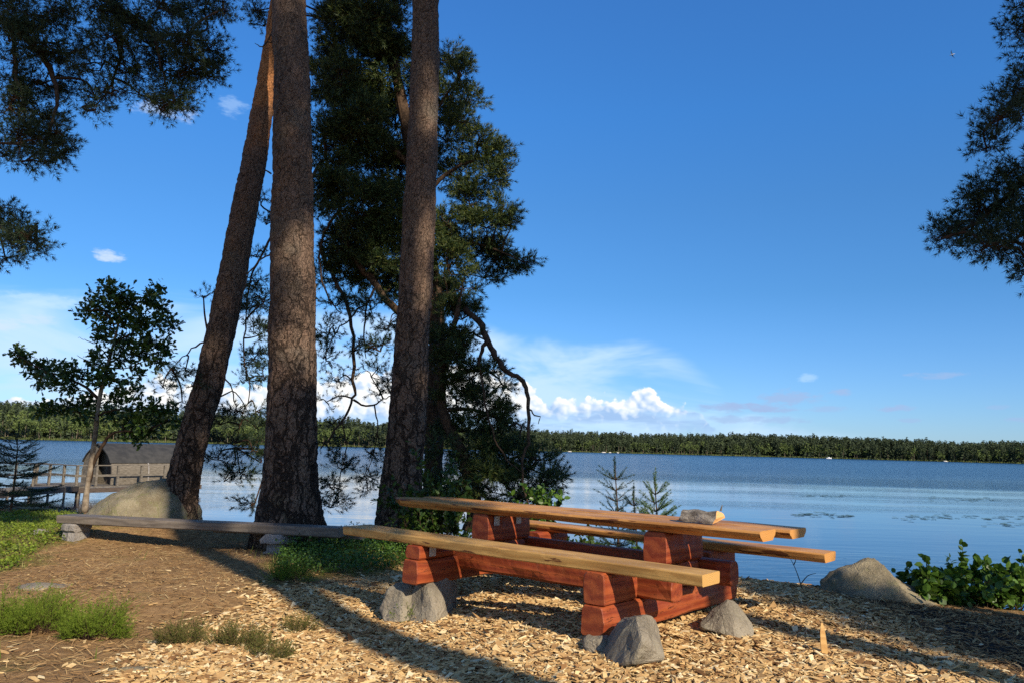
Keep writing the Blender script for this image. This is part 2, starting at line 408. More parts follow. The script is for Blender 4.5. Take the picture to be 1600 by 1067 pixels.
def inst(Vt, Ft, Rm, pos, sc=None):
    N = len(pos)
    if sc is not None: Rm = Rm * np.asarray(sc)[:, None, None]
    V = np.einsum('nij,kj->nki', Rm, Vt) + pos[:, None, :]
    F = (Ft[None] + (np.arange(N) * len(Vt))[:, None, None]).reshape(-1, Ft.shape[1])
    return V.reshape(-1, 3), F

def vrand(n, rng=RNG):
    v = rng.normal(size=(n, 3)); return v / np.linalg.norm(v, axis=1)[:, None]

def box(mb, c, s, Rm=None):
    V = np.array([[x, y, z] for x in (-.5, .5) for y in (-.5, .5) for z in (-.5, .5)]) * np.asarray(s)
    if Rm is not None: V = V @ np.asarray(Rm).T
    V = V + np.asarray(c)
    F = [[0, 1, 3, 2], [4, 6, 7, 5], [0, 4, 5, 1], [2, 3, 7, 6], [0, 2, 6, 4], [1, 5, 7, 3]]
    mb.add(V, F)

def rotz(a):
    c, s = math.cos(a), math.sin(a)
    return np.array([[c, -s, 0], [s, c, 0], [0, 0, 1.0]])

def fbm2(x, y, s, oct=4):
    """cheap smooth noise on arrays: sums of warped sines"""
    r = np.zeros_like(x); a = 1.0; t = 0.0
    for k in range(oct):
        r += a * np.sin(x * s + 1.7 * k + 1.3 * np.sin(y * s * 0.8 + k)) * np.cos(y * s * 1.1 - 0.9 * k + 1.1 * np.sin(x * s * 0.7 + 2 * k))
        t += a; a *= 0.5; s *= 2.03
    return r / t

# ------------------------------------------------------------------ terrain
WATER = -1.6
BX = np.array([-60, -30, -16, -9, -5, -3, 0, 2.4, 4.8, 9, 30, 60.0])
BY = np.array([60, 34, 21.5, 16.4, 14.0, 13.0, 10.4, 8.3, 7.45, 6.9, 5.0, 0])
def sstep(a, b, x):
    t = np.clip((x - a) / (b - a), 0, 1); return t * t * (3 - 2 * t)
def gz(x, y):
    x = np.asarray(x, dtype=float); y = np.asarray(y, dtype=float)
    z = -0.16 * sstep(0.6, -1.0, x) * sstep(3, 6.2, y) - 0.10 * sstep(-2, -6, x) * sstep(4, 10, y)
    z = z - 0.10 * sstep(2.0, 5.0, x) * sstep(4, 7, y)
    z = z + 0.025 * fbm2(x, y, 1.3) * sstep(2, 4, y) + 0.012 * fbm2(x + 9, y, 4.1)
    z = z + 0.10 * np.exp(-(((x + 3.2) / 1.1) ** 2 + ((y - 7.2) / 0.9) ** 2))
    e = y - np.interp(x, BX, BY) + 0.25 * fbm2(x, y * 0, 1.1)
    z = z - 2.3 * sstep(0, 4.2, e) - 0.05 * sstep(-1.5, 0.3, e)
    z = z + 0.22 * np.exp(-(((x + 5.7) / 1.5) ** 2 + ((y - 12.1) / .8) ** 2))
    return z - 3.0 * sstep(5, 30, e)

def poly_sd(px, py, poly):
    """signed distance to a polygon, + inside"""
    d = np.full(px.shape, 1e9); ins = np.zeros(px.shape, bool)
    n = len(poly)
    for i in range(n):
        a = poly[i]; b = poly[(i + 1) % n]
        ex, ey = b[0] - a[0], b[1] - a[1]
        t = np.clip(((px - a[0]) * ex + (py - a[1]) * ey) / (ex * ex + ey * ey), 0, 1)
        d = np.minimum(d, np.hypot(px - a[0] - t * ex, py - a[1] - t * ey))
        c = ((a[1] > py) != (b[1] > py)) & (px < ex * (py - a[1]) / (ey + 1e-12) + a[0])
        ins ^= c
    return np.where(ins, d, -d)

def ground_pts(pix, z=-0.05): return [tuple(atZ(x, y, z)[:2]) for x, y in pix]
CHIP_POLY = ground_pts([(60, 1300), (215, 1062), (250, 1010), (340, 965), (405, 935), (450, 908), (520, 896), (580, 888), (640, 872), (760, 862), (900, 862), (1030, 872), (1170, 897), (1290, 918), (1380, 950), (1470, 1000), (1580, 1062), (1900, 1300)])
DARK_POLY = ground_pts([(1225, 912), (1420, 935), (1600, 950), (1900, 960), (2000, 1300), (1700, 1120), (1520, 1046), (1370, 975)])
GREEN_POLY = ground_pts([(-60, 800), (120, 795), (130, 838), (60, 850), (20, 885), (-120, 900)], -0.2)
STRIP_POLY = ground_pts([(425, 868), (470, 850), (560, 832), (640, 845), (640, 880), (580, 893), (500, 893), (440, 905)], -0.12)

def build_ground():
    xs = np.concatenate([np.linspace(-70, -12, 50, endpoint=False), np.linspace(-12, 8, 330, endpoint=False), np.linspace(8, 70, 50)])
    ys = np.concatenate([np.linspace(-60, 2, 40, endpoint=False), np.linspace(2, 18, 270, endpoint=False), np.linspace(18, 95, 60)])
    X, Y = np.meshgrid(xs, ys, indexing='ij')
    Zz = gz(X, Y)
    Zz += (X > -12) * (X < 8) * (Y > 2) * (Y < 18) * 0.008 * RNG.normal(size=X.shape) * 0.5
    V = np.stack([X, Y, Zz], -1).reshape(-1, 3)
    nx, ny = len(xs), len(ys)
    i, j = np.meshgrid(np.arange(nx - 1), np.arange(ny - 1), indexing='ij')
    i = i.ravel(); j = j.ravel()
    Q = np.stack([i * ny + j, (i + 1) * ny + j, (i + 1) * ny + j + 1, i * ny + j + 1], 1)
    x, y = V[:, 0], V[:, 1]
    wob = 0.22 * fbm2(x, y, 2.2)
    chip = sstep(-0.15, 0.25, poly_sd(x, y, CHIP_POLY) + wob)
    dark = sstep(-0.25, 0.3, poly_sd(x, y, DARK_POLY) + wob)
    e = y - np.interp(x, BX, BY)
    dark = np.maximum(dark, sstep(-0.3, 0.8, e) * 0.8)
    green = sstep(-0.4, 0.3, np.maximum(poly_sd(x, y, GREEN_POLY), poly_sd(x, y, STRIP_POLY)) + wob)
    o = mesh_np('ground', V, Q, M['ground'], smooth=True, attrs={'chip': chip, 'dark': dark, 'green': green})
    tag(o, kind='structure', label='brown forest ground sloping to the lake', cat='ground')
build_ground()

# ------------------------------------------------------------------ lake
def build_lake():
    m, nt, b = new_mat('lake_water', 0.03, 0.5)
    b.inputs['IOR'].default_value = 1.33
    co = nt.coord('Object')
    sp = nt.n('ShaderNodeSeparateXYZ', {0: co})
    d = sp.outputs[1]
    n_w = nt.noise(nt.mapping(co, (0.012, 0.035, 1)), 1.0, 4, 0.6)
    wind = nt.smooth(nt.math('ADD', d, nt.math('MULTIPLY', nt.math('SUBTRACT', n_w, 0.5), 60.0)), 64.0, 135.0)
    sleek = nt.smooth(nt.noise(nt.mapping(co, (0.02, 0.11, 1), loc=(3, 7, 0)), 1.0, 3, 0.5), 0.42, 0.62)
    rip = nt.noise(nt.mapping(co, (0.8, 2.6, 1)), 1.1, 4, 0.6)
    chop = nt.noise(nt.mapping(co, (0.55, 1.3, 1), rot=(0, 0, 0.25)), 1.6, 6, 0.65)
    swell = nt.noise(nt.mapping(co, (0.12, 0.55, 1)), 1.0, 2, 0.5)
    near_h = nt.math('ADD', nt.math('MULTIPLY', rip, nt.math('MULTIPLY_ADD', sleek, 0.010, 0.004)), nt.math('MULTIPLY', swell, 0.012))
    h = nt.math('ADD', near_h, nt.math('MULTIPLY', chop, nt.math('MULTIPLY', wind, 0.34)))
    bump(nt, b, h, 1.0, 1.0)
    nt.set(b.inputs['Base Color'], (0.006, 0.028, 0.065))
    nt.set(b.inputs['Roughness'], nt.math('MULTIPLY_ADD', wind, 0.16, 0.035))
    S = 2500.0
    V = [(-S, -60, WATER), (S, -60, WATER), (S, 2600, WATER), (-S, 2600, WATER)]
    o = mesh_np('lake', np.array(V), np.array([[0, 1, 2, 3]]), m)
    tag(o, 'wide blue lake with smooth and rippled bands', 'lake', kind='structure')
build_lake()
# ------------------------------------------------------------------ picnic table
TB = atZ(1097, 898, 0.53); TL = atZ(539, 822, 0.53)
TANG = math.atan2(TB[1] - TL[1], TB[0] - TL[0])
TO = np.array([TB[0], TB[1], 0.0])
TRM = rotz(TANG)
def tw(u, w, z): return TO + TRM @ np.array([u, w, z])

def plank_mesh(x0, x1, yf0, yf1, yb0, yb1, z0, z1, under=0.02, wav=0.006, round_=0.012, endskew=0.0, seed=0, endtaper=0.0):
    """a long slab along x; yf/yb its front/back edges at both ends; 'under' narrows the underside"""
    n = 46; rg = np.random.default_rng(seed)
    t = np.linspace(0, 1, n)
    ph = rg.uniform(0, 6, 8)
    def wv(k, s): return wav * (np.sin(t * s + ph[k]) + 0.6 * np.sin(t * s * 2.3 + ph[k + 1]) + 0.35 * np.sin(t * s * 5.1 + ph[(k + 2) % 8]))
    yf = yf0 + (yf1 - yf0) * t + wv(0, 7); yb = yb0 + (yb1 - yb0) * t + wv(2, 6)
    uf = under + 0.5 * wv(4, 9); ub = under + 0.5 * wv(5, 8)
    if endtaper:
        k = np.clip((0.07 - t) / 0.07, 0, 1) ** 2 * endtaper
        yf = yf + k * 0.5; yb = yb - k * 0.9
    zt = z1 + 0.3 * wv(6, 4); zb = z0 + 0.5 * wv(1, 5)
    r = round_
    sec = []
    for i in range(n):
        a, b2 = yf[i], yb[i]; au, bu = a + uf[i], b2 - ub[i]
        h = zt[i] - zb[i]
        sec.append([(a + r, zt[i]), (a + r * .3, zt[i] - r * .3), (a, zt[i] - r), (a + 0.35 * (au - a), zt[i] - h * .55), (au, zb[i] + r), (au + r, zb[i]),
                    (bu - r, zb[i]), (bu, zb[i] + r), (b2 - 0.35 * (b2 - bu), zt[i] - h * .55), (b2, zt[i] - r), (b2 - r * .3, zt[i] - r * .3), (b2 - r, zt[i])])
    sec = np.array(sec); k = sec.shape[1]
    X = x0 + (x1 - x0) * t
    V = np.empty((n, k, 3)); V[:, :, 0] = X[:, None] + endskew * (sec[:, :, 0] - sec[:, :1, 0]) * (t[:, None] - 0.5) * 2
    V[:, :, 1:] = sec
    i, j = np.meshgrid(np.arange(n - 1), np.arange(k), indexing='ij'); i = i.ravel(); j = j.ravel(); jj = (j + 1) % k
    Q = np.stack([i * k + j, i * k + jj, (i + 1) * k + jj, (i + 1) * k + j], 1)
    return V.reshape(-1, 3), [Q, np.arange(k)[::-1][None], ((n - 1) * k + np.arange(k))[None]]

def beam_mesh(c0, c1, wd, ht, z0, bev=0.013, seed=0, bulge=0.012, hump=0.0):
    """hewn beam from point c0 to c1 (2D, local), width wd, height ht, underside at z0"""
    rg = np.random.default_rng(seed)
    c0 = np.array(c0, float); c1 = np.array(c1, float)
    L = np.linalg.norm(c1 - c0); d = (c1 - c0) / L; s = np.array([-d[1], d[0]])
    n = max(6, int(L / 0.07)); ts = np.concatenate([[0, 0.006 / L], np.linspace(0.04 / L, 1 - 0.04 / L, n), [1 - 0.006 / L, 1]])
    secs = []; kk = rg.uniform(0, 6, (12, 2)); am = rg.uniform(.002, .006, (12, 2))
    for q, t in enumerate(ts):
        e = 0.005 if q in (0, len(ts) - 1) else 0.0
        w = wd / 2 - e + rg.normal() * 0.002; hh = ht - e
        top = hump * 0
        pts = [(-w + bev, z0 + e), (w - bev, z0 + e), (w, z0 + bev), (w + bulge * .3, z0 + ht * .45), (w - bev * .3, z0 + hh - bev * 1.5), (w - bev * .9, z0 + hh - bev * .5), (w - bev * 1.7, z0 + hh),
               (-w + bev * 1.7, z0 + hh), (-w + bev * .9, z0 + hh - bev * .5), (-w + bev * .3, z0 + hh - bev * 1.5), (-w - bulge * .3, z0 + ht * .45), (-w, z0 + bev)]
        p = c0 + d * L * t
        row = []
        for m_, (a, z) in enumerate(pts):
            a2 = a + am[m_, 0] * math.sin(t * L * 9 + kk[m_, 0]) + rg.normal() * .0008; z2_ = z + (am[m_, 1] * math.sin(t * L * 7 + kk[m_, 1]) if 2 <= m_ <= 4 or m_ >= 8 else 0) + rg.normal() * .0008
            row.append((p[0] + s[0] * a2, p[1] + s[1] * a2, z2_))
        secs.append(row)
    V = np.array(secs); n, k = V.shape[:2]
    i, j = np.meshgrid(np.arange(n - 1), np.arange(k), indexing='ij'); i = i.ravel(); j = j.ravel(); jj = (j + 1) % k
    Q = np.stack([i * k + j, i * k + jj, (i + 1) * k + jj, (i + 1) * k + j], 1)
    return V.reshape(-1, 3), [Q, np.arange(k)[::-1][None], ((n - 1) * k + np.arange(k))[None]]

def local_part(name, V, Fl, mat, parent, orient=0.0):
    """a part whose own x axis runs along its grain"""
    V = np.asarray(V); c = V.mean(0); Rm = rotz(orient)
    Vl = (V - c) @ Rm            # inverse rotation
    mb = MB(); mb.addm(Vl, Fl)
    o = mb.build(name, mat, parent)
    o.location = tuple(c); o.rotation_euler = (0, 0, orient)
    return o

def build_table():
    r = empty('picnic_table', TO, 'big log picnic table with red stained base and two attached plank benches', 'picnic table')
    r.rotation_euler = (0, 0, TANG)
    # planks
    V, F = plank_mesh(-3.39, 0.0, -0.01, 0.0, 0.30, 0.245, 0.460, 0.53, 0.004, 0.004, 0.008, seed=3)
    local_part('bench_plank', V, F, M['plank_bench'], r)['label'] = 'near pale bench plank with a knot in its front edge'
    V, F = plank_mesh(-3.35, 0.17, 1.64, 1.64, 1.90, 1.90, 0.463, 0.53, 0.012, 0.006, 0.012, seed=8)
    local_part('bench_plank', V, F, M['plank'], r)['label'] = 'far bench plank with shaded brown end'
    V, F = plank_mesh(-3.62, 0.06, 0.72, 0.72, 1.04, 0.995, 0.668, 0.74, 0.038, 0.007, 0.016, seed=5, endtaper=0.16)
    local_part('tabletop_plank', V, F, M['plank'], r)['label'] = 'near tabletop plank with dark bark streaks along its edge'
    V, F = plank_mesh(-3.58, 0.15, 1.055, 1.02, 1.34, 1.33, 0.670, 0.738, 0.032, 0.007, 0.018, seed=6, endtaper=0.1)
    local_part('tabletop_plank', V, F, M['plank'], r)['label'] = 'far tabletop plank under the split log'
    # trestles
    for u, z0, h1, sd in ((-0.745, 0.06, 0.19, 1), (-2.47, 0.165, 0.185, 20)):
        top2 = 0.461; z2 = z0 + h1 + 0.004
        V, F = beam_mesh((u, -0.05), (u + 0.02, 1.93), 0.175, h1, z0, seed=sd); local_part('cross_beam', V, F, M['red'], r, PI / 2)
        V, F = beam_mesh((u, -0.03), (u, 0.37), 0.165, top2 - z2 - 0.002, z2, seed=sd + 1); local_part('bench_block', V, F, M['red'], r, PI / 2)
        V, F = beam_mesh((u, 0.60), (u, 1.29), 0.165, 0.43 - z2, z2, seed=sd + 2); local_part('spacer_block', V, F, M['red'], r, PI / 2)
        V, F = beam_mesh((u, 1.50), (u, 1.95), 0.165, 0.464 - z2, z2, seed=sd + 3); local_part('bench_block', V, F, M['red'], r, PI / 2)
        V, F = beam_mesh((u, 0.755), (u, 1.34), 0.19, 0.667 - 0.434, 0.434, 0.018, seed=sd + 4); local_part('table_block', V, F, M['red'], r, PI / 2)
    for w, sd in ((0.485, 41), (1.395, 42)):
        V, F = beam_mesh((-2.72, w), (-0.42, w), 0.15, 0.180, 0.253, 0.02, seed=sd); local_part('stretcher', V, F, M['red'], r)
    for (u, w, z) in ((-2.375, 0.10, 0.414), (-2.365, 0.86, 0.61), (-2.365, 1.16, 0.61)):
        mb = MB(); box(mb, (u, w, z), (0.004, 0.07, 0.075)); box(mb, (u + 0.03, w, z + 0.0445), (0.06, 0.07, 0.004))
        mb.build('bracket', M['steel'], r)
build_table()

def build_split_log():
    c = tw(-0.47, 0.93, 0.742)
    d = TRM @ np.array([1, -0.03, 0]); ang = math.atan2(d[1], d[0])
    r = empty('split_log', c, 'short grey barked split log lying on the tabletop', 'firewood'); r.rotation_euler = (0, 0, ang)
    n, k = 14, 15; L = 0.275
    a = np.linspace(-0.15, PI * 0.86, k)
    V = []
    for i in range(n):
        x = -L / 2 + L * i / (n - 1)
        for q in a:
            rr = 0.084 + 0.006 * math.sin(3 * q + i * .7) + 0.003 * math.sin(9 * q + i)
            V.append((x + 0.012 * math.sin(q * 3) * (1 if i in (0, n - 1) else 0), 0.02 - rr * math.cos(q) * 1.05, max(0.0, 0.016 + rr * math.sin(q) * 0.86)))
    V = np.array(V)
    i, j = np.meshgrid(np.arange(n - 1), np.arange(k - 1), indexing='ij'); i = i.ravel(); j = j.ravel()
    Q = np.stack([i * k + j, i * k + j + 1, (i + 1) * k + j + 1, (i + 1) * k + j], 1)
    mesh_np('bark', V, Q, M['logbark'], r, smooth=True)
    e = np.arange(n)
    under = np.stack([e[:-1] * k, (e[:-1] + 1) * k, (e[:-1] + 1) * k + k - 1, e[:-1] * k + k - 1], 1)
    mesh_np('split_face', V * np.array([1.001, 1, 1]) + 0, [under, np.arange(k)[None], ((n - 1) * k + np.arange(k)[::-1])[None]], M['logwood'], r)
    mb = MB(); mb.addm(*tube(np.array([(L / 2 - .02, 0.085, 0.09), (L / 2 - .012, 0.09, 0.125), (L / 2 - .008, 0.092, 0.135)]), [0.008, 0.004, 0.001], 5)); mb.build('splinter', M['logbark'], r)
build_split_log()

# ------------------------------------------------------------------ stones
def hull_stone(name, pts, label, cat, mat, bev=0.025, sub=2, rough=0.012, group=None, smooth=False, nfreq=7.0):
    pts = np.array(pts, float); base = np.array([pts[:, 0].mean(), pts[:, 1].mean(), pts[:, 2].min()])
    bm = bmesh.new()
    vs = [bm.verts.new(tuple(p - base)) for p in pts]
    res = bmesh.ops.convex_hull(bm, input=vs)
    junk = [v for v in bm.verts if not v.link_faces]
    bmesh.ops.delete(bm, geom=junk, context='VERTS')
    bmesh.ops.dissolve_limit(bm, angle_limit=0.12, verts=bm.verts[:], edges=bm.edges[:])
    bmesh.ops.bevel(bm, geom=bm.edges[:], offset=bev, segments=2, profile=0.5, affect='EDGES', clamp_overlap=True)
    bmesh.ops.triangulate(bm, faces=bm.faces[:])
    for _ in range(sub): bmesh.ops.subdivide_edges(bm, edges=[e for e in bm.edges if e.calc_length() > 0.03], cuts=1, use_grid_fill=True)
    bmesh.ops.triangulate(bm, faces=bm.faces[:])
    bm.normal_update()
    for v in bm.verts:
        nn = mnoise.fractal(Vector(v.co) * nfreq + Vector(base), 1.0, 2.0, 5)
        v.co += v.normal * (nn * rough)
    me = bpy.data.meshes.new(name); bm.to_mesh(me); bm.free()
    me.materials.append(mat)
    if smooth: me.polygons.foreach_set('use_smooth', [True] * len(me.polygons))
    o = bpy.data.objects.new(name, me); o.location = tuple(base); COL.objects.link(o)
    return tag(o, label, cat, group)

def px_stone(name, front, ridge, d, thick, label, mat, back_scale=0.8, **kw):
    """front: outline in the photo at distance d; ridge: (px,py,nearer) points; thick: depth of the stone"""
    P = [atY(x, y, d) for x, y in front]; c = np.mean(P, axis=0)
    P += [atY(x, y, d - k) for x, y, k in ridge]
    P += [c + (p - c) * back_scale + np.array([0, thick, 0]) for p in P[:len(front)]]
    return hull_stone(name, P, label, 'stone', mat, **kw)

G5 = 'stones under the picnic table'
def pts_stone(P, label, **kw):
    """corner points given as (px, py, distance)"""
    return hull_stone('stone', [atY(*p) for p in P], label, 'stone', M['stone'], group=G5, **kw)
SK = dict(bev=0.016, sub=2, rough=0.016, nfreq=9.0)
pts_stone([(992, 961, 4.68), (1018, 960, 4.84), (968, 972, 4.92), (958, 982, 5.02), (990, 1037, 4.54), (968, 1040, 4.62), (1040, 1030, 4.72), (1036, 1005, 4.78), (930, 1044, 4.84), (1005, 1000, 4.53), (940, 1010, 5.0), (1030, 1000, 5.05), (1022, 964, 4.98), (940, 1030, 5.1), (1040, 1035, 5.0), (975, 966, 5.1)],
          'pointed grey stone with a sharp front ridge under the right end of the table base', **SK)
pts_stone([(912, 990, 5.0), (950, 992, 5.0), (968, 1004, 5.0), (962, 1036, 4.92), (912, 1034, 4.94), (935, 1036, 4.86), (938, 1000, 4.92), (915, 1020, 5.2), (965, 1020, 5.2), (920, 990, 5.2)],
          'small grey stone wedged under the near corner of the red base', **SK)
pts_stone([(1138, 934, 5.55), (1122, 944, 5.6), (1092, 970, 5.62), (1094, 982, 5.55), (1125, 988, 5.46), (1152, 998, 5.42), (1178, 994, 5.5), (1177, 974, 5.6), (1152, 944, 5.6), (1142, 938, 5.85), (1110, 965, 5.9), (1175, 985, 5.9), (1100, 985, 5.9)],
          'slanting grey wedge of stone under the middle of the red base, beside the chips', **SK)
pts_stone([(592, 950, 6.4), (602, 924, 6.42), (622, 908, 6.46), (650, 912, 6.46), (660, 968, 6.36), (596, 972, 6.32), (628, 974, 6.22), (630, 922, 6.34), (610, 950, 6.7), (640, 940, 6.7), (620, 908, 6.6)],
          'rounded grey stone with grass at its foot, left of a cracked gap under the base', **dict(SK, bev=.02))
pts_stone([(656, 904, 6.40), (636, 936, 6.42), (634, 974, 6.30), (652, 980, 6.18), (684, 970, 6.14), (668, 908, 6.30), (700, 888, 6.5), (714, 902, 6.6), (713, 958, 6.55), (700, 970, 6.34), (660, 900, 6.7), (705, 895, 6.8), (645, 960, 6.7)],
          'broad grey stone with a lit front facet under the left part of the red base', **SK)
pts_stone([(872, 868, 8.2), (880, 852, 8.25), (890, 847, 8.3), (903, 853, 8.3), (910, 870, 8.2), (888, 872, 8.1), (878, 868, 8.6), (905, 866, 8.6), (890, 850, 8.5)],
          'low grey stone showing beneath the tabletop, behind the near bench', **SK)

def boulder(name, c, rad, label, mat, seed=0, bumps=0.22, group=None, power=2.0, sub=5, shape=None):
    bm = bmesh.new(); bmesh.ops.create_icosphere(bm, subdivisions=sub, radius=1.0)
    off = Vector((seed * 3.1, seed * 1.7, seed))
    for v in bm.verts:
        p = Vector(v.co)
        q = 1 + bumps * (mnoise.noise(p * 1.3 + off)) + bumps * .4 * mnoise.noise(p * 3 + off) + bumps * .35 * mnoise.fractal(p * 7 + off, 1.0, 2.0, 5)
        p = p * q
        if shape: p = shape(p)
        v.co = (p.x * rad[0], p.y * rad[1], p.z * rad[2])
    me = bpy.data.meshes.new(name); bm.to_mesh(me); bm.free(); me.materials.append(mat)
    me.polygons.foreach_set('use_smooth', [True] * len(me.polygons))
    o = bpy.data.objects.new(name, me); o.location = tuple(c); COL.objects.link(o)
    return tag(o, label, 'boulder' if max(rad) > .3 else 'stone', group)

p = atY(202, 800, 12.3)
boulder('boulder', (p[0], p[1] + .4, -0.3), (0.98, 0.8, 0.88), 'large mossy rounded boulder behind the old grey bench', M['boulder'], 4, 0.12,
        shape=lambda p: Vector((p.x + 0.10 * p.z, p.y, p.z * (1 - 0.22 * max(0, -p.x)))))
p = atY(1385, 915, 7.7)
def _rs(p):
    k = 0.25 + 0.75 * (1 - min(1, max(0, (p.x + .1) / 1.1)) ** 0.8) if p.z > 0 else 1
    return Vector((p.x, p.y, p.z * (k + (0.12 if p.x < -.05 else 0))))
boulder('boulder', (p[0] + .02, p[1] + .1, -0.22), (0.64, 0.5, 0.41), 'sloping brown boulder at the water edge beside the leafy bush', M['boulder_b'], 9, 0.16, shape=_rs)

def flat_rock(px, py, wpx, label, seed, z=-0.06, h=0.05, mat=None, ry=.6):
    g = atZ(px, py, z); s = wpx / 2 * g[1] / FPX
    return boulder('rock', (g[0], g[1], float(gz(g[0], g[1])) - h * .35), (s, s * ry, h), label, mat or M['stone'], seed, .25, sub=4)
flat_rock(75, 915, 85, 'flat grey rock breaking the ground behind the green heather clump', 2, -.15, .05)
flat_rock(222, 1042, 105, 'dark flat rock lying in the ground at the bottom of the picture', 3, -.05, .035, M['boulder_b'], .3)
flat_rock(62, 835, 26, 'small grey rock at the edge of the leafy plants left of the old bench', 5, -.2, .09, M['limestone'])
flat_rock(1232, 1005, 34, 'round brown stone half sunk in the wood chips', 7, 0, .04, M['boulder_b'])
flat_rock(1358, 1020, 26, 'dark angular stone lying on the sunlit chips near the wood splint', 8, -.05, .05, M['boulder'])
flat_rock(805, 1003, 22, 'reddish stone among the wood chips in front of the table', 11, 0, .045, M['boulder_b'])
flat_rock(833, 1004, 22, 'small grey stone among the wood chips, right of the reddish one', 12, 0, .04, M['stone'])

# ------------------------------------------------------------------ old stone-legged bench
def build_old_bench():
    A = np.array([-6.42, 11.22]); B = np.array([-2.10, 9.78]); c = (A + B) / 2; L = np.linalg.norm(B - A)
    ang = math.atan2(B[1] - A[1], B[0] - A[0])
    gzc = float(gz(c[0], c[1]))
    r = empty('old_bench', (c[0], c[1], gzc), 'long weathered grey plank bench on stone legs in front of the boulder', 'bench'); r.rotation_euler = (0, -0.016, ang)
    zt = 0.165 - gzc
    V, F = plank_mesh(-L / 2, L / 2, -0.02, 0.0, 0.30, 0.24, zt - 0.115, zt, 0.008, 0.008, 0.012, seed=12)
    local_part('seat_plank', V, F, M['oldwood'], r)
    V, F = plank_mesh(0.2, L / 2 + 0.16, 0.27, 0.27, 0.46, 0.44, zt - 0.16, zt - 0.10, 0.006, 0.006, 0.008, seed=13)
    local_part('seat_plank', V, F, M['oldwood'], r)['label'] = 'lower dark plank behind the seat'
    for px, parts in ((145, ((0.235, 0.0, .40, .08), (0.125, .06, .24, .30))), (447, ((0.2, .0, .34, .06), (.13, .05, .26, .16), (.22, .2, .42, .13)))):
        d = 11.28 if px < 300 else 10.1
        p = np.array([(px - 800) / 1200 * d, d]); lx = (p - c) @ np.array([math.cos(ang), math.sin(ang)])
        leg = MB()
        wpos = c + lx * np.array([math.cos(ang), math.sin(ang)]); z0 = float(gz(wpos[0], wpos[1])) - gzc - 0.04
        H = zt - 0.115 - z0
        prof = [(0.0, .205, .20), (.17, .20, .19), (.22, .13, .14), (.62, .115, .13), (.70, .13, .15), (.93, .14, .16), (1.0, .12, .15)] if px < 300 else [(0.0, .16, .16), (.12, .15, .15), (.18, .11, .12), (.52, .115, .12), (.56, .19, .18), (.68, .195, .18), (1.0, .12, .15)]
        rg = np.random.default_rng(px); rows = []
        for f, hx, hy in prof:
            ring = []
            for k in range(16):
                a = 2 * PI * k / 16; ca, sa = math.cos(a), math.sin(a)
                m = max(abs(ca), abs(sa)) ** 0.8
                ring.append((lx + hx * ca / m + rg.normal() * .006, 0.13 + hy * sa / m + rg.normal() * .006, z0 + H * f + rg.normal() * .004))
            rows.append(ring)
        V = np.array(rows); n, k = V.shape[:2]
        i, j = np.meshgrid(np.arange(n - 1), np.arange(k), indexing='ij'); i = i.ravel(); j = j.ravel(); jj = (j + 1) % k
        Q = np.stack([i * k + j, i * k + jj, (i + 1) * k + jj, (i + 1) * k + j], 1)
        leg.addm(V.reshape(-1, 3), [Q, np.arange(k)[::-1][None], ((n - 1) * k + np.arange(k))[None]])
        leg.build('leg', M['limestone'], r)
build_old_bench()

# upright splint in the chips
g = atZ(1288, 1022, 0.0); d = atY(1281, 972, g[1] + .03) - g
mb = MB(); 
sec = np.array([(-.5, -.5), (.5, -.5), (.6, .3), (-.3, .5)])
V = []
for t, s in ((-0.1, .9), (0.0, 1.0), (.35, .95), (.7, .75), (.92, .45), (1.0, .2)):
    for a, b in sec: V.append(d * t + np.array([a * .042 * s + .012 * t * t, b * .03 * s, 0]))
V = np.array(V); n, k = 6, 4
i, j = np.meshgrid(np.arange(n - 1), np.arange(k), indexing='ij'); i = i.ravel(); j = j.ravel(); jj = (j + 1) % k
Q = np.stack([i * k + j, i * k + jj, (i + 1) * k + jj, (i + 1) * k + j], 1)
mb.addm(V, [Q, np.arange(k)[::-1][None], ((n - 1) * k + np.arange(k))[None]])
o = mb.build('wood_splint', M['plank_bench']); o.location = tuple(g)
tag(o, 'brown wood splint standing upright in the chips', 'stick')

# a dead twig on the brow of the bank
g = atY(1252, 915, 7.75); g[2] = float(gz(g[0], g[1]))
r = empty('dry_twig', g, 'thin dry twig sticking up at the bank edge right of the picnic table', 'twig')
mb = MB()
for q in ([(1254, 922), (1249, 905), (1242, 886), (1235, 872)], [(1240, 882), (1243, 875), (1241, 868)], [(1251, 912), (1262, 899), (1275, 895)]):
    c = catmull([atY(x, y, 7.75) for x, y in q], 7); mb.addm(*tube(c, np.linspace(.006, .002, 7), 4))
mb.build('stems', M['twig'], r, loc=tuple(g))

# ------------------------------------------------------------------ wood chips
def rand_in(poly_bbox, n): 
    x0, x1, y0, y1 = poly_bbox
    return RNG.uniform(x0, x1, n), RNG.uniform(y0, y1, n)

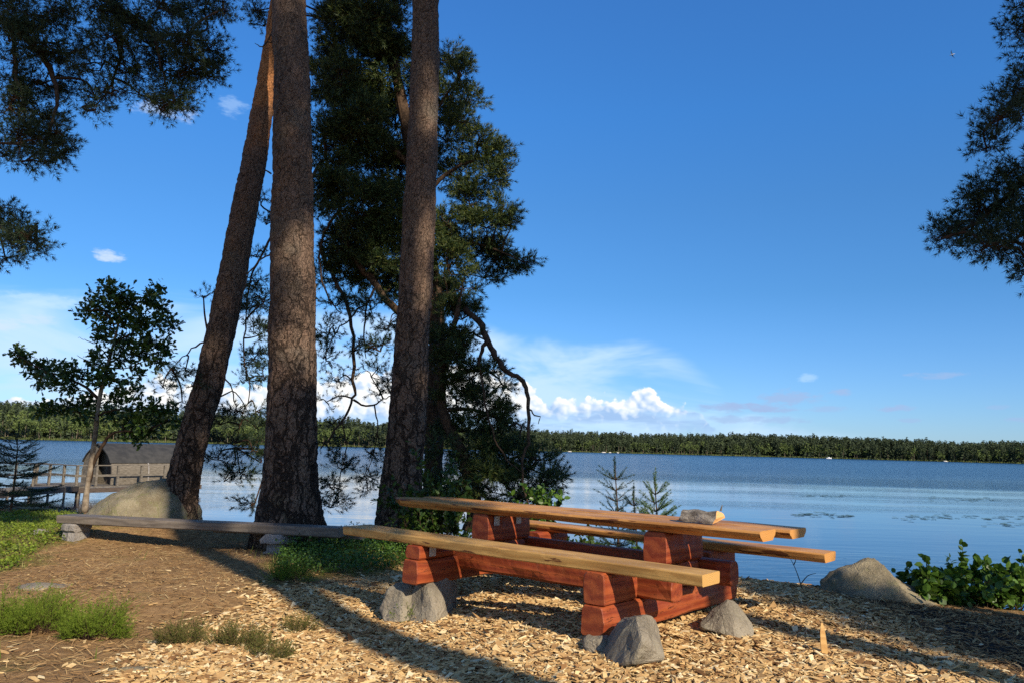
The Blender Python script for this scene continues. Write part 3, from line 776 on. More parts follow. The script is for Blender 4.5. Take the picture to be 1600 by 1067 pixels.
def slabs(x, y, z, L, W, T, tilt):
    n = len(x)
    Vt = np.array([[a, b, c] for a in (-.5, .5) for b in (-.5, .5) for c in (-.5, .5)])
    V = np.repeat(Vt[None], n, 0)
    tap = RNG.uniform(0.45, 1.0, n); skew = RNG.uniform(-.5, .5, n); skew2 = RNG.uniform(-.4, .4, n)
    V[:, 4:, 1] *= tap[:, None]
    V[:, :, 0] += V[:, :, 1] * skew[:, None]; V[:, 4:, 0] += V[:, 4:, 1] * skew2[:, None]
    V = V * np.stack([L, W, T], 1)[:, None, :]
    az = RNG.uniform(0, 2 * PI, n); el = RNG.normal(0, tilt, n); ro = RNG.normal(0, tilt * 1.2, n)
    D = np.stack([np.cos(az) * np.cos(el), np.sin(az) * np.cos(el), np.sin(el)], 1)
    Rm = frames(D, ro)
    W_ = np.einsum('nij,nkj->nki', Rm, V) + np.stack([x, y, z], 1)[:, None, :]
    F = np.array([[1, 5, 7, 3], [0, 1, 3, 2], [4, 6, 7, 5], [0, 4, 5, 1], [2, 3, 7, 6]])
    Fq = (F[None] + (np.arange(n) * 8)[:, None, None]).reshape(-1, 4)
    return W_.reshape(-1, 3), Fq

def build_chips():
    N = 160000
    x, y = rand_in((-3.2, 5.2, 3.2, 9.6), N)
    sd = poly_sd(x, y, CHIP_POLY) + 0.22 * fbm2(x, y, 2.2) + 0.1 * fbm2(x, y, 7.0)
    p = sstep(-0.28, 0.2, sd)
    dk = poly_sd(x, y, DARK_POLY)
    p *= 1 - 0.95 * sstep(-0.3, 0.3, dk)
    vis = np.abs(x / y) < 0.72
    keep = (RNG.uniform(size=N) < p * np.interp(y, [3.4, 6, 10], [1.0, 0.85, 0.5])) & vis
    x, y = x[keep], y[keep]; n = len(x)
    L = RNG.lognormal(math.log(0.038), 0.45, n).clip(.014, .14); W = (L * RNG.uniform(.25, .65, n)).clip(.008, .042); T = RNG.uniform(.002, .007, n)
    lay = RNG.uniform(0, 1, n)
    z = gz(x, y) + 0.006 + 0.022 * lay * sstep(-.1, .3, sd[keep])
    V, F = slabs(x, y, z, L, W, T, 0.23)
    o = mesh_np('wood_chips', V, F, M['chip'])
    tag(o, 'pale wood chips spread thickly over the ground around the table', 'wood chips', kind='stuff')
    # strays on the needle litter
    N = 9000
    x, y = rand_in((-7, 1, 3.4, 10), N)
    sd = poly_sd(x, y, CHIP_POLY)
    keep = (RNG.uniform(size=N) < 0.30 * np.exp(sd * 1.3)) & (sd < 0.1)
    x, y = x[keep], y[keep]; n = len(x)
    L = RNG.uniform(.015, .06, n); V, F = slabs(x, y, gz(x, y) + .012, L, L * RNG.uniform(.25, .6, n), RNG.uniform(.002, .006, n), 0.15)
    tag(mesh_np('stray_wood_chips', V, F, M['chip']), 'stray pale chips scattered on the brown needle ground', 'wood chips', kind='stuff')
build_chips()

def build_litter():
    N = 60000
    x, y = rand_in((-10, 4.5, 3.0, 13), N)
    sd = poly_sd(x, y, CHIP_POLY); gr = poly_sd(x, y, GREEN_POLY)
    keep = ((sd < 0.25) | (RNG.uniform(size=N) < .10)) & (np.abs(x / y) < .72) & (gr < 0.1) & (RNG.uniform(size=N) < np.interp(y, [3, 6, 13], [1, .8, .35]))
    x, y = x[keep], y[keep]; n = len(x)
    L = RNG.uniform(.04, .10, n); W = RNG.uniform(.003, .006, n)
    big = RNG.uniform(size=n) < 0.10
    W[big] = RNG.uniform(.010, .022, big.sum()); L[big] = RNG.uniform(.02, .05, big.sum())
    V, F = slabs(x, y, gz(x, y) + .006 + RNG.uniform(0, .012, n) + .026 * sstep(0, .3, sd[keep]), L, W, np.full(n, .0015), 0.25)
    tag(mesh_np('needle_litter', V, F, M['litter']), 'dry brown needles and bark bits littering the ground', 'needle litter', kind='stuff')
    # darker litter on the shaded soil at the right
    N = 9000
    x, y = rand_in((1.5, 7, 3.4, 8), N)
    keep = poly_sd(x, y, DARK_POLY) > -0.2
    x, y = x[keep], y[keep]; n = len(x)
    L = RNG.uniform(.03, .09, n); V, F = slabs(x, y, gz(x, y) + .008, L, RNG.uniform(.003, .02, n), np.full(n, .0015), 0.25)
    tag(mesh_np('leaf_litter', V, F, M['litter']), 'dead leaves and needles on the dark soil at the right', 'leaf litter', kind='stuff')
build_litter()

# ------------------------------------------------------------------ blades, sprigs, leaves
BLADE_V = np.array([[0, -.5, 0], [0, .5, 0], [.5, -.38, .06], [.5, .38, .06], [1.0, 0, -.06]])
BLADE_F3 = [np.array([[0, 1, 3, 2]]), np.array([[2, 3, 4]])]
def blades(pos, D, L, W):
    V = BLADE_V[None] * np.stack([L, W, L], 1)[:, None, :]
    Rm = frames(D, RNG.uniform(0, 2 * PI, len(pos)))
    W_ = np.einsum('nij,nkj->nki', Rm, V) + pos[:, None, :]
    o = np.arange(len(pos)) * 5
    return W_.reshape(-1, 3), [(np.array([[0, 1, 3, 2]])[None] + o[:, None, None]).reshape(-1, 4), (np.array([[2, 3, 4]])[None] + o[:, None, None]).reshape(-1, 3)]

def updirs(n, spread):
    D = RNG.normal(size=(n, 3)) * spread; D[:, 2] = np.abs(D[:, 2]) * .3 + 1.0
    return D

def build_grass():
    mb = MB()
    N = 44000
    x, y = rand_in((-14, 1.6, 3.2, 17), N)
    g = np.maximum(poly_sd(x, y, GREEN_POLY) + .2 * fbm2(x, y, 2), poly_sd(x, y, STRIP_POLY) + .15 * fbm2(x, y, 3))
    patch = sstep(.25, .6, fbm2(x + 5, y, 1.1)) * (poly_sd(x, y, CHIP_POLY) < .1)
    e = y - np.interp(x, BX, BY)
    p = np.maximum(sstep(-.25, .2, g), 0.10 * patch) + 0.35 * sstep(-.9, .2, e) * (x < 1)
    keep = (RNG.uniform(size=N) < p) & (e < 1.2)
    x, y = x[keep], y[keep]; n = len(x)
    pos = np.stack([x, y, gz(x, y) - .01], 1)
    mb.addm(*blades(pos, updirs(n, .38), RNG.uniform(.05, .17, n), RNG.uniform(.004, .009, n)))
    o = mb.build('grass', M['grass']); tag(o, 'thin green and straw coloured grass on the bank', 'grass', kind='stuff')
build_grass()

LEAF_V = np.array([[0, 0, 0], [.3, .36, .07], [.3, -.36, .07], [.68, .34, .05], [.68, -.34, .05], [1, 0, -.06], [.3, 0, 0], [.68, 0, -.02]])
LEAF_F = [np.array([[0, 6, 1, 1], ]), ]
LEAF_T = np.array([[0, 6, 1], [0, 2, 6], [1, 6, 7], [1, 7, 3], [2, 7, 6], [2, 4, 7], [3, 7, 5], [7, 4, 5]])
OAK_V = np.array([[0, 0, 0], [.16, .10, .02], [.24, .06, .01], [.36, .24, .05], [.46, .12, .02], [.62, .34, .06], [.72, .17, .02], [.88, .26, .03], [1, .0, -.04],
                  [.88, -.26, .03], [.72, -.17, .02], [.62, -.34, .06], [.46, -.12, .02], [.36, -.24, .05], [.24, -.06, .01], [.16, -.10, .02]])
OAK_T = np.array([[0, 15, 1], [15, 2, 1], [15, 14, 2], [14, 4, 2], [2, 4, 3], [14, 12, 4], [14, 13, 12], [12, 6, 4], [4, 6, 5], [12, 10, 6], [12, 11, 10], [10, 8, 6], [6, 8, 7], [10, 9, 8]])
SPRIG_V = None

def shoot_template(n, L, nl, nw, ang0=50, seed=1, endtuft=0.35):
    rg = np.random.default_rng(seed); V = []; F = []
    for i in range(n):
        t = rg.uniform(0, 1) if i > n * endtuft else 1.0
        a = rg.uniform(0, 2 * PI); th = math.radians(rg.normal(ang0, 12) if t < 1 else rg.uniform(8, ang0))
        d = np.array([math.cos(th), math.sin(th) * math.cos(a), math.sin(th) * math.sin(a)])
        p = np.array([t * L, 0, 0]); s = np.cross(d, rg.normal(size=3)); s /= np.linalg.norm(s)
        l = nl * rg.uniform(.7, 1.15)
        k = len(V); V += [p - s * nw / 2, p + s * nw / 2, p + d * l]; F.append([k, k + 1, k + 2])
    return np.array(V), np.array(F)
SHOOT_FAR = shoot_template(24, 0.13, 0.078, 0.0105, 52, 1)
SHOOT_NEAR = shoot_template(30, 0.12, 0.065, 0.0062, 55, 2)
SHOOT_SPRUCE = shoot_template(54, 0.13, 0.027, 0.0052, 58, 3, 0.1)
SHOOT_HEATHER = shoot_template(22, 0.10, 0.016, 0.0042, 45, 4, 0.15)

def heather(px, py, wpx, z, n, h, label, mat, seed, group, dpx=None, stuffz=0.0):
    rg = np.random.default_rng(seed); g = atZ(px, py, z); rx = wpx / 2 * g[1] / FPX; ry = rx * .8
    r = empty('heather_clump', (g[0], g[1], float(gz(g[0], g[1]))), label, 'heather', group)
    a = rg.uniform(0, 2 * PI, n); q = np.sqrt(rg.uniform(0, 1, n)) * (1 + .25 * np.sin(3 * a + seed))
    x = g[0] + np.cos(a) * q * rx; y = g[1] + np.sin(a) * q * ry
    z0 = gz(x, y); hh = h * (1 - .55 * q ** 2) * rg.uniform(.35, 1.15, n) * (1 + .3 * np.sin(x * 17 + seed) * np.cos(y * 13))
    D = np.stack([np.cos(a) * q * .6, np.sin(a) * q * .6, np.ones(n)], 1) + rg.normal(size=(n, 3)) * .25
    D /= np.linalg.norm(D, axis=1)[:, None]
    base = np.stack([x, y, z0], 1); tip = base + D * hh[:, None]
    mb = MB(); ms = MB()
    for s in range(n):
        ms.addm(*tube(np.array([base[s] - [0, 0, .02], (base[s] + tip[s]) / 2 + rg.normal(size=3) * .008, tip[s]]), [.003, .002, .001], 3, False))
    for t0 in (.35, .7, 1.0):
        pos = base + (tip - base) * t0; m = 3 if t0 < 1 else 2
        for _ in range(m):
            DD = D + rg.normal(size=(n, 3)) * .5
            mb.add(*inst(*SHOOT_HEATHER, frames(DD, rg.uniform(0, 6, n)), pos, rg.uniform(.5, 1.0, n)))
    loc = tuple(r.location)
    mb.build('sprigs', mat, r, loc=loc); ms.build('stems', M['twig'], r, loc=loc)
HG = 'heather clumps on the needle ground'
heather(42, 968, 104, -.08, 300, .27, 'bright green heather clump at the left edge of the picture', M['heather'], 1, HG)
heather(150, 978, 74, -.07, 200, .22, 'smaller bright green heather clump right of the one at the picture edge', M['heather'], 2, HG)
heather(285, 985, 56, -.04, 60, .13, 'thin brownish heather clump at the left margin of the wood chips', M['dryheather'], 3, HG)
heather(375, 985, 64, -.02, 70, .14, 'sparse heather clump growing through the wood chips', M['dryheather'], 4, HG)
heather(425, 1005, 50, -.02, 40, .10, 'purplish low heather tuft deeper in the wood chips', M['dryheather'], 5, HG)
heather(465, 968, 34, -.06, 26, .10, 'tiny heather tuft near the tree shadow edge on the chips', M['dryheather'], 6, HG)
heather(633, 962, 30, -.1, 24, .11, 'little green tuft at the foot of the rounded stone', M['heather'], 7, HG)
heather(450, 905, 50, -.12, 70, .24, 'upright green heather at the shade edge beside the old bench leg', M['heather'], 8, HG)

def leafy(name, base, stems, leaves_per_m, leaf_len, mat, label, cat, group=None, tmpl=None, seed=0, stem_mat=None, stem_r=.006, sub=3, droop=.2, cluster=None):
    """stems: list of polylines (world); side twigs and leaves follow them"""
    rg = np.random.default_rng(seed)
    V_t, F_t = tmpl or (LEAF_V, LEAF_T)
    r = empty(name, base, label, cat, group)
    ms = MB(); P = []; D = []
    for st in stems:
        c = catmull(st, 14); L = np.linalg.norm(np.diff(c, axis=0), axis=1).sum()
        ms.addm(*tube(c, np.linspace(stem_r, stem_r * .35, 14), 5))
        segs = [(c, .35)]
        for _ in range(sub):
            i = rg.integers(4, 13); d = c[i] - c[i - 1]; d /= np.linalg.norm(d)
            v = d * .6 + rg.normal(size=3) * .55 + [0, 0, .15]; l = L * rg.uniform(.18, .4)
            s = np.array([c[i], c[i] + v * l * .5, c[i] + v * l + [0, 0, -droop * l * .3]])
            s = catmull(s, 7); ms.addm(*tube(s, np.linspace(stem_r * .5, stem_r * .2, 7), 4)); segs.append((s, .1))
        for s, t0 in segs:
            l = np.linalg.norm(np.diff(s, axis=0), axis=1).sum(); n = max(3, int(l * leaves_per_m))
            t = rg.uniform(t0, 1, n) * (len(s) - 1.001); i = t.astype(int); f = (t - i)[:, None]
            p = s[i] * (1 - f) + s[i + 1] * f; dd = s[i + 1] - s[i]; dd /= np.linalg.norm(dd, axis=1)[:, None]
            P.append(p); D.append(dd * .45 + rg.normal(size=(n, 3)) * .6 + np.array([0, 0, .1]))
    P = np.concatenate(P); D = np.concatenate(D); n = len(P)
    V, F = inst(V_t, F_t, frames(D, rg.normal(0, .7, n)), P, leaf_len * rg.uniform(.6, 1.2, n))
    mesh_np('leaves', V, F, mat, r, loc=tuple(base)); ms.build('stems', stem_mat or M['twig'], r, loc=tuple(base))
    return r

def bush_stems(base, tops, n, seed, jit=.15):
    rg = np.random.default_rng(seed); out = []
    for k in range(n):
        a, b = tops[rg.integers(len(tops))], tops[rg.integers(len(tops))]
        t = rg.uniform(); top = np.array(a) * t + np.array(b) * (1 - t) + rg.normal(size=3) * jit * .6
        top[2] -= abs(rg.normal()) * jit * 1.6
        b0 = np.array(base) + np.array([rg.normal() * .15 + (top[0] - base[0]) * .45, rg.normal() * .15, 0]); b0[2] = float(gz(b0[0], b0[1])) - .03
        out.append(np.array([b0, (b0 + top) / 2 + rg.normal(size=3) * .06, top]))
    return out

# bushes
tops = [atY(x, y, d) for x, y, d in ((1432, 896, 7.6), (1455, 896, 7.5), (1490, 890, 7.8), (1540, 884, 7.9), (1525, 882, 7.9), (1580, 886, 7.8), (1600, 884, 7.7), (1660, 875, 7.8), (1480, 912, 7.4), (1560, 912, 7.4), (1440, 910, 7.4))]
b = atY(1530, 945, 7.8); b[2] = float(gz(b[0], b[1]))
leafy('leafy_bush', b, bush_stems(b, tops, 74, 3, .08), 46, .085, M['leaf'], 'glossy green leafy bush at the right edge beside the boulder', 'bush', seed=4)
tops = [atY(x, y, d) for x, y, d in ((640, 745, 10.2), (665, 735, 10.2), (690, 730, 10.4), (700, 745, 10.3), (610, 742, 10.4), (720, 760, 10.2), (650, 770, 10), (710, 775, 10), (690, 790, 9.8), (735, 800, 9.8))]
b = atY(690, 850, 10.0); b[2] = float(gz(b[0], b[1]))
leafy('leafy_bush', b, bush_stems(b, tops, 46, 5, .14), 34, .085, M['oak'], 'oak seedling bush behind the left end of the tabletop, at the pine foot', 'bush', seed=6, tmpl=(OAK_V, OAK_T))
tops = [atY(x, y, d) for x, y, d in ((835, 770, 9.6), (855, 762, 9.6), (872, 778, 9.5), (820, 785, 9.6))]
b = atY(850, 840, 9.6); b[2] = float(gz(b[0], b[1]))
leafy('leafy_bush', b, bush_stems(b, tops, 18, 7, .08), 40, .075, M['leaf'], 'small leafy bush sticking up behind the middle of the tabletop', 'bush', seed=8)
tops = [atY(x, y, d) for x, y, d in ((900, 842, 8.4), (960, 850, 8.3), (1000, 855, 8.2), (860, 850, 8.4), (940, 850, 8.8), (1010, 862, 8.2))]
b = atY(970, 880, 8.5); b[2] = float(gz(b[0], b[1]))
leafy('leafy_bush', b, bush_stems(b, tops, 40, 9, .08), 44, .05, M['oak'], 'dark low bush seen under the tabletop between the two table supports', 'bush', seed=10)

# low green herbs on the bank at the left and blueberry strip by the old bench
def herbs(name, poly, n, hmin, hmax, ll, mat, label, cat, box4, seed):
    rg = np.random.default_rng(seed)
    x = rg.uniform(box4[0], box4[1], n); y = rg.uniform(box4[2], box4[3], n)
    keep = poly_sd(x, y, poly) + .12 * fbm2(x, y, 3) > 0
    x, y = x[keep], y[keep]; n = len(x); m = 7
    P = np.repeat(np.stack([x, y, gz(x, y)], 1), m, 0); hh = np.repeat(rg.uniform(hmin, hmax, n), m)
    P += np.stack([rg.normal(0, .03, n * m), rg.normal(0, .03, n * m), hh * rg.uniform(.3, 1, n * m)], 1)
    D = rg.normal(size=(n * m, 3)); D[:, 2] = np.abs(D[:, 2]) * .6 + .1
    V, F = inst(LEAF_V, LEAF_T, frames(D, rg.normal(0, .5, n * m)), P, ll * rg.uniform(.5, 1.2, n * m))
    o = mesh_np(name, V, F, mat); return tag(o, label, cat, kind='stuff')
gp = np.array(GREEN_POLY); sp_ = np.array(STRIP_POLY)
herbs('ground_cover_plants', GREEN_POLY, 5200, .02, .10, .036, M['herb'], 'bright green low leafy plants covering the bank left of the old bench', 'ground cover', (gp[:, 0].min(), gp[:, 0].max(), gp[:, 1].min(), gp[:, 1].max()), 5)
herbs('blueberry_ground_cover', STRIP_POLY, 2600, .05, .26, .032, M['leaf'], 'low green blueberry scrub between the old bench and the wood chips', 'ground cover', (sp_[:, 0].min(), sp_[:, 0].max(), sp_[:, 1].min(), sp_[:, 1].max()), 6)
# @@PART3
# ------------------------------------------------------------------ trees
def trunk_mesh(pts, rad, ns=80, rings=300, amp=0.02, zmax_disp=9.5, seed=0, flare=None):
    C = catmull(np.column_stack([pts, rad]), rings); P, Rr = C[:, :3], C[:, 3]
    V, Fl = tube(P, Rr, ns, True)
    V = V.reshape(rings, ns, 3)
    off = Vector((seed * 5.3, seed * 2.1, 0))
    for i in range(rings):
        c = P[i]
        if c[2] > zmax_disp: continue
        for j in range(ns):
            v = V[i, j]; d = v - c; l = np.linalg.norm(d) + 1e-9
            q = Vector((v[0] * 8, v[1] * 8, v[2] * 2.9)) + off
            q += mnoise.noise_vector(Vector(v) * 4.0) * 0.9
            ds, _ = mnoise.voronoi(q)
            e = min(1.0, (ds[1] - ds[0]) / 0.22)
            k = amp * (e - 0.6) + 0.010 * mnoise.fractal(Vector(v) * 22, 1.0, 2.0, 3) + 0.02 * mnoise.noise(Vector(v) * 1.7 + off)
            if flare is not None:
                h = c[2] - P[0][2]
                if h < 1.2:
                    a = math.atan2(d[1], d[0])
                    k += flare * (1 - h / 1.2) ** 2.2 * (0.55 + 0.45 * math.sin(4 * a + seed) + .2 * math.sin(7 * a + 2 * seed))
            V[i, j] = v + d / l * k
    return V.reshape(-1, 3), Fl

def pine_trunk(root, path, d0, mat, top_z, top_px, seed, rings=300, flare=.10, name='trunk'):
    """path: (px, py, width px) from the foot upwards at distance d0"""
    P = []; R_ = []
    for px, py, w in path:
        P.append(atY(px, py, d0)); R_.append(w / 2 * d0 / FPX)
    P = np.array(P); R_ = np.array(R_)
    d = P[-1] - P[-2]; d /= np.linalg.norm(d)
    k = (top_z - P[-1][2]) / max(.3, d[2])
    ext = P[-1] + np.array([d[0] * .6, d[1] * .6, d[2]]) * k
    P = np.vstack([P, (P[-1] * .5 + ext * .5)[None], ext[None]]); R_ = np.concatenate([R_, [R_[-1] * .7, R_[-1] * .22]])
    V, Fl = trunk_mesh(P, R_, rings=rings, seed=seed, flare=flare)
    mb = MB(); mb.addm(V, Fl)
    o = mb.build(name, mat, root, smooth=True, loc=tuple(root.location))
    return P

def limb(root, pts, r0, r1, mat=None, n=26, wob=.03, seed=0, ns=8):
    c = catmull(np.array(pts), n); rg = np.random.default_rng(seed)
    c[1:-1] += rg.normal(size=(n - 2, 3)) * wob * .35
    rr = np.linspace(r0, r1, n) * rg.uniform(.9, 1.12, n)
    mb = MB(); mb.addm(*tube(c, rr, ns))
    mb.build('branch', mat or M['limb'], root, smooth=True, loc=tuple(root.location))
    return c

def foliage(root, clusters, tmpl, mat, density, size, limbs, seed=0, name='crown', twig_r=.006, twig_frac=.3, upbias=.35, core=.35, tmats=None):
    """clusters: (x,y,z, rx,ry,rz, weight) in metres. Shoots of needles on fine twigs that spring from the nearest limb"""
    rg = np.random.default_rng(seed); P = []; D = []; mb = MB(); nleaf = 0
    limbs = np.concatenate(limbs) if len(limbs) else None
    tws = []
    for (x, y, z, rx, ry, rz, wgt) in clusters:
        c = np.array([x, y, z]); r = np.array([rx, ry, rz])
        n = int(density * wgt * (rx * rz * 3.2 + .05)); n = max(n, 4)
        # sub-clumps make the outline uneven
        ns = max(3, int(3 + n / 46)); sc = vrand(ns, rg) * (rg.uniform(.25, 1, ns) ** .45)[:, None] * r * .8
        w = rg.integers(0, ns, n)
        p = sc[w] + vrand(n, rg) * (rg.uniform(0, 1, n) ** .5)[:, None] * (.13 + .20 * r.mean()) * np.array([1.2, 1.2, .55])
        out = p / (np.linalg.norm(p, axis=1)[:, None] + 1e-6)
        od = out * .75 + rg.normal(size=(n, 3)) * .5 + np.array([0, 0, upbias])
        P.append(c + p); D.append(od)
        # a bough from the limb to the cluster, twigs to the clumps and to some shoots
        a = c - np.array([0, 0, rz * .2])
        if limbs is not None:
            i = np.argmin(np.linalg.norm(limbs - c, axis=1)); l0 = limbs[i]
            if np.linalg.norm(l0 - c) < 4.5:
                mid = (l0 + a) / 2 + rg.normal(size=3) * .12 * np.linalg.norm(l0 - a) + np.array([0, 0, .06])
                tws.append((catmull([l0, mid, a], 8), np.linspace(.024, .012, 8) * (.5 + .5 * min(1, np.linalg.norm(l0 - a))), 5))
        for s in range(ns):
            e = c + sc[s]; m = (a + e) / 2 + rg.normal(size=3) * .1 * r
            tws.append((catmull([a, m, e], 6), np.linspace(twig_r * 1.8, twig_r * .9, 6), 4))
        for q in np.nonzero(rg.uniform(size=n) < twig_frac)[0]:
            e = c + p[q]; b0 = c + sc[w[q]]
            tws.append((np.array([b0, (b0 + e) / 2 + rg.normal(size=3) * .025, e]), np.array([twig_r * .8, twig_r * .6, twig_r * .4]), 3))
    P = np.concatenate(P); D = np.concatenate(D); n = len(P)
    V, F = inst(tmpl[0], tmpl[1], frames(D, rg.uniform(0, 6.3, n)), P, size * rg.uniform(.7, 1.25, n))
    nV = len(V); TV = [V]; F3 = [F]; F4 = []; o = nV
    for c, r_, k in tws:
        v, fl = tube(c, r_, k, False); TV.append(v); F4.append(fl[0] + o); o += len(v)
    V = np.concatenate(TV); F4 = np.concatenate(F4) if F4 else np.zeros((0, 4), int)
    Fs = [F, F4]; mi = np.concatenate([np.zeros(len(F), int), np.ones(len(F4), int)])
    return mesh_np(name, V, Fs, [mat, M['twig']], root, loc=tuple(root.location), midx=mi)

def pxc(lst, d, depth=1.0, dj=0.6, seed=0):
    rg = np.random.default_rng(seed); out = []
    for it in lst:
        x, y, rx, ry = it[:4]; w = it[4] if len(it) > 4 else 1.0
        dd = it[5] if len(it) > 5 else d + rg.uniform(-dj, dj)
        p = atY(x, y, dd); k = dd / FPX
        out.append((p[0], p[1], p[2], rx * k, (rx + ry) / 2 * k * depth, ry * k, w))
    return out

def pl(pts, d, dd=0.0):
    n = len(pts)
    return [atY(p[0], p[1], (p[2] if len(p) > 2 else d) + dd * i / max(1, n - 1)) for i, p in enumerate(pts)]

def base_at(px, py, d):
    p = atY(px, py, d); return (p[0], p[1], float(gz(p[0], p[1])) - .03)

def crown_pts(c, n, rx, rz, seed, cr=(.5, .9), flat=.6):
    rg = np.random.default_rng(seed); out = []
    for k in range(n):
        v = vrand(1, rg)[0] * rg.uniform(.3, 1) ** .5
        r = rg.uniform(*cr)
        out.append((c[0] + v[0] * rx, c[1] + v[1] * rx, c[2] + v[2] * rz, r, r, r * flat, 1.0))
    return out

# --- tall pine in the middle of the group
b = base_at(452, 845, 11.0)
root = empty('pine_tree', b, 'thickest upright pine trunk standing behind the old bench, middle of the three trunks', 'pine tree', 'pines standing behind the benches')
Pm = pine_trunk(root, [(452, 850, 102), (452, 800, 92), (453, 750, 84), (455, 700, 78), (457, 600, 72), (457.5, 500, 70), (457, 400, 68), (457, 300, 63), (457, 200, 59), (455, 100, 56), (452, 0, 53)], 11.0, M['bark'], 15.5, None, 1)
ls = [limb(root, [Pm[-2] + [0, 0, k * .9], Pm[-2] + [dx * .5, dy * .5, k * .9 + .3], Pm[-2] + [dx, dy, k * .9 + .2]], .07, .02, seed=k, ns=6) for k, (dx, dy) in enumerate(((1.6, .3), (-1.5, .6), (.2, 1.7), (-.4, -1.6)))]
foliage(root, crown_pts((Pm[-2][0], Pm[-2][1] + .3, 13.6), 26, 2.1, 2.6, 5), SHOOT_FAR, M['needles_b'], 260, 1.7, ls + [Pm[-2:]], 5)
# small dead twigs on the trunk
for k, pts in enumerate(([(427, 62), (408, 74), (398, 68)], [(426, 50), (418, 66), (412, 72), (415, 82)], [(424, 398), (405, 405), (388, 428), (378, 462), (372, 480)], [(424, 272), (412, 268), (407, 276)])):
    limb(root, pl(pts, 11.0), .014, .004, n=9, wob=.03, seed=k + 30, ns=5)

# --- right hand pine
b = base_at(625, 845, 11.5)
root = empty('pine_tree', b, 'straight pine trunk right of the thickest one, behind the left end of the picnic table', 'pine tree', 'pines standing behind the benches')
Pr = pine_trunk(root, [(624, 850, 72), (625, 800, 67), (628, 750, 63), (633, 700, 59), (640, 600, 55), (646, 500, 52), (652, 400, 51), (657, 300, 49), (661, 200, 47), (664, 100, 45), (665, 0, 43)], 11.5, M['bark'], 15.0, None, 2, flare=.05)
ls = [limb(root, [Pr[-2] + [0, 0, k * .9], Pr[-2] + [dx * .5, dy * .5, k * .9 + .3], Pr[-2] + [dx, dy, k * .9 + .2]], .06, .02, seed=k, ns=6) for k, (dx, dy) in enumerate(((1.6, .3), (-1.3, .8), (.2, 1.7)))]
foliage(root, crown_pts((Pr[-2][0], Pr[-2][1] + .4, 13.2), 22, 2.0, 2.4, 6), SHOOT_FAR, M['needles_b'], 260, 1.7, ls + [Pr[-2:]], 6)

# --- leaning pine on the left
b = base_at(281, 800, 12.7)
root = empty('pine_tree', b, 'leaning pine trunk with orange upper bark, left of the thickest trunk', 'pine tree', 'pines standing behind the benches')
Pl = pine_trunk(root, [(279, 810, 56), (283, 770, 50), (292, 720, 46), (308, 660, 43), (326, 600, 43), (349, 500, 43), (369, 400, 41), (388, 300, 39), (405, 200, 35), (420, 110, 30), (436, 0, 27)], 12.7, M['bark_leaning'], 15.0, None, 3, flare=.05)
ls = [limb(root, [Pl[-2], Pl[-2] + [.8, .6, .6], Pl[-2] + [1.5, .9, .9]], .05, .02, ns=6), limb(root, [Pl[-2], Pl[-2] + [-.9, .6, .7], Pl[-2] + [-1.3, 1.2, .9]], .05, .02, ns=6)]
foliage(root, crown_pts((Pl[-1][0], Pl[-1][1] + .6, 13.4), 16, 1.7, 1.9, 7), SHOOT_FAR, M['needles_b'], 260, 1.7, ls + [Pl[-2:]], 7)
wl = [limb(root, pl([(327, 532), (308, 540), (292, 552), (280, 562), (268, 575)], 12.7), .016, .005, n=12, seed=41, ns=5),
      limb(root, pl([(345, 588), (360, 600), (366, 625), (372, 650)], 12.6), .016, .005, n=10, seed=42, ns=5),
      limb(root, pl([(330, 640), (345, 620), (365, 610), (380, 630), (395, 655)], 12.9), .018, .005, n=10, seed=43, ns=5)]
foliage(root, pxc([(272, 585, 26, 16, .55), (255, 602, 18, 12, .45), (290, 575, 18, 14, .5), (300, 600, 14, 16, .4), (318, 462, 14, 8, .6, 12.9), (285, 625, 14, 12, .4)], 12.9), SHOOT_FAR, M['needles_b'], 300, .95, wl, 71, 'foliage')

# --- shore pine: the dark crown behind the trunks
b = base_at(676, 800, 14.6)
root = empty('shore_pine', b, 'dark bushy pine on the lake bank behind the three trunks, with drooping bare limbs', 'pine tree', 'pines on the lake bank')
dA = 14.6
PA = pine_trunk(root, [(673, 830, 34), (675, 780, 30), (678, 700, 28), (681, 600, 26), (682, 500, 24), (672, 400, 22), (655, 300, 20), (635, 200, 18), (612, 80, 15), (595, 0, 13)], dA, M['limb'], 11.5, None, 8, rings=120, flare=.03)
L = []
L.append(limb(root, pl([(682, 470), (700, 462, 14.1), (728, 482, 13.6), (752, 512, 13.2), (768, 545, 12.9), (786, 574, 12.7), (810, 588, 12.6), (820, 602, 12.6), (826, 640, 12.5), (824, 690, 12.5), (814, 730, 12.5), (826, 790, 12.5)], dA), .070, .014, n=46, wob=.05, seed=1))
L.append(limb(root, pl([(762, 530), (754, 548), (748, 566), (752, 585)], 12.9), .04, .015, n=10, seed=2))
L.append(limb(root, pl([(824, 638), (834, 646), (843, 652), (841, 662)], 12.5), .016, .005, n=8, seed=3, ns=5))
L.append(limb(root, pl([(752, 585), (760, 640), (775, 690), (800, 725), (822, 742)], 12.7), .022, .008, n=16, seed=4, ns=6))
L.append(limb(root, pl([(678, 484), (640, 492), (605, 470), (585, 440), (555, 405), (541, 380), (532, 330), (515, 270), (505, 200)], dA, -.6), .085, .03, n=36, wob=.05, seed=5))
L.append(limb(root, pl([(500, 380), (507, 410), (525, 440), (541, 472), (550, 520), (553, 600), (552, 624), (535, 656), (515, 682), (501, 700)], dA, -.7), .045, .014, n=36, wob=.05, seed=6))
L.append(limb(root, pl([(552, 624), (570, 633), (585, 632), (600, 622), (612, 618)], 14.0), .022, .009, n=12, seed=7, ns=6))
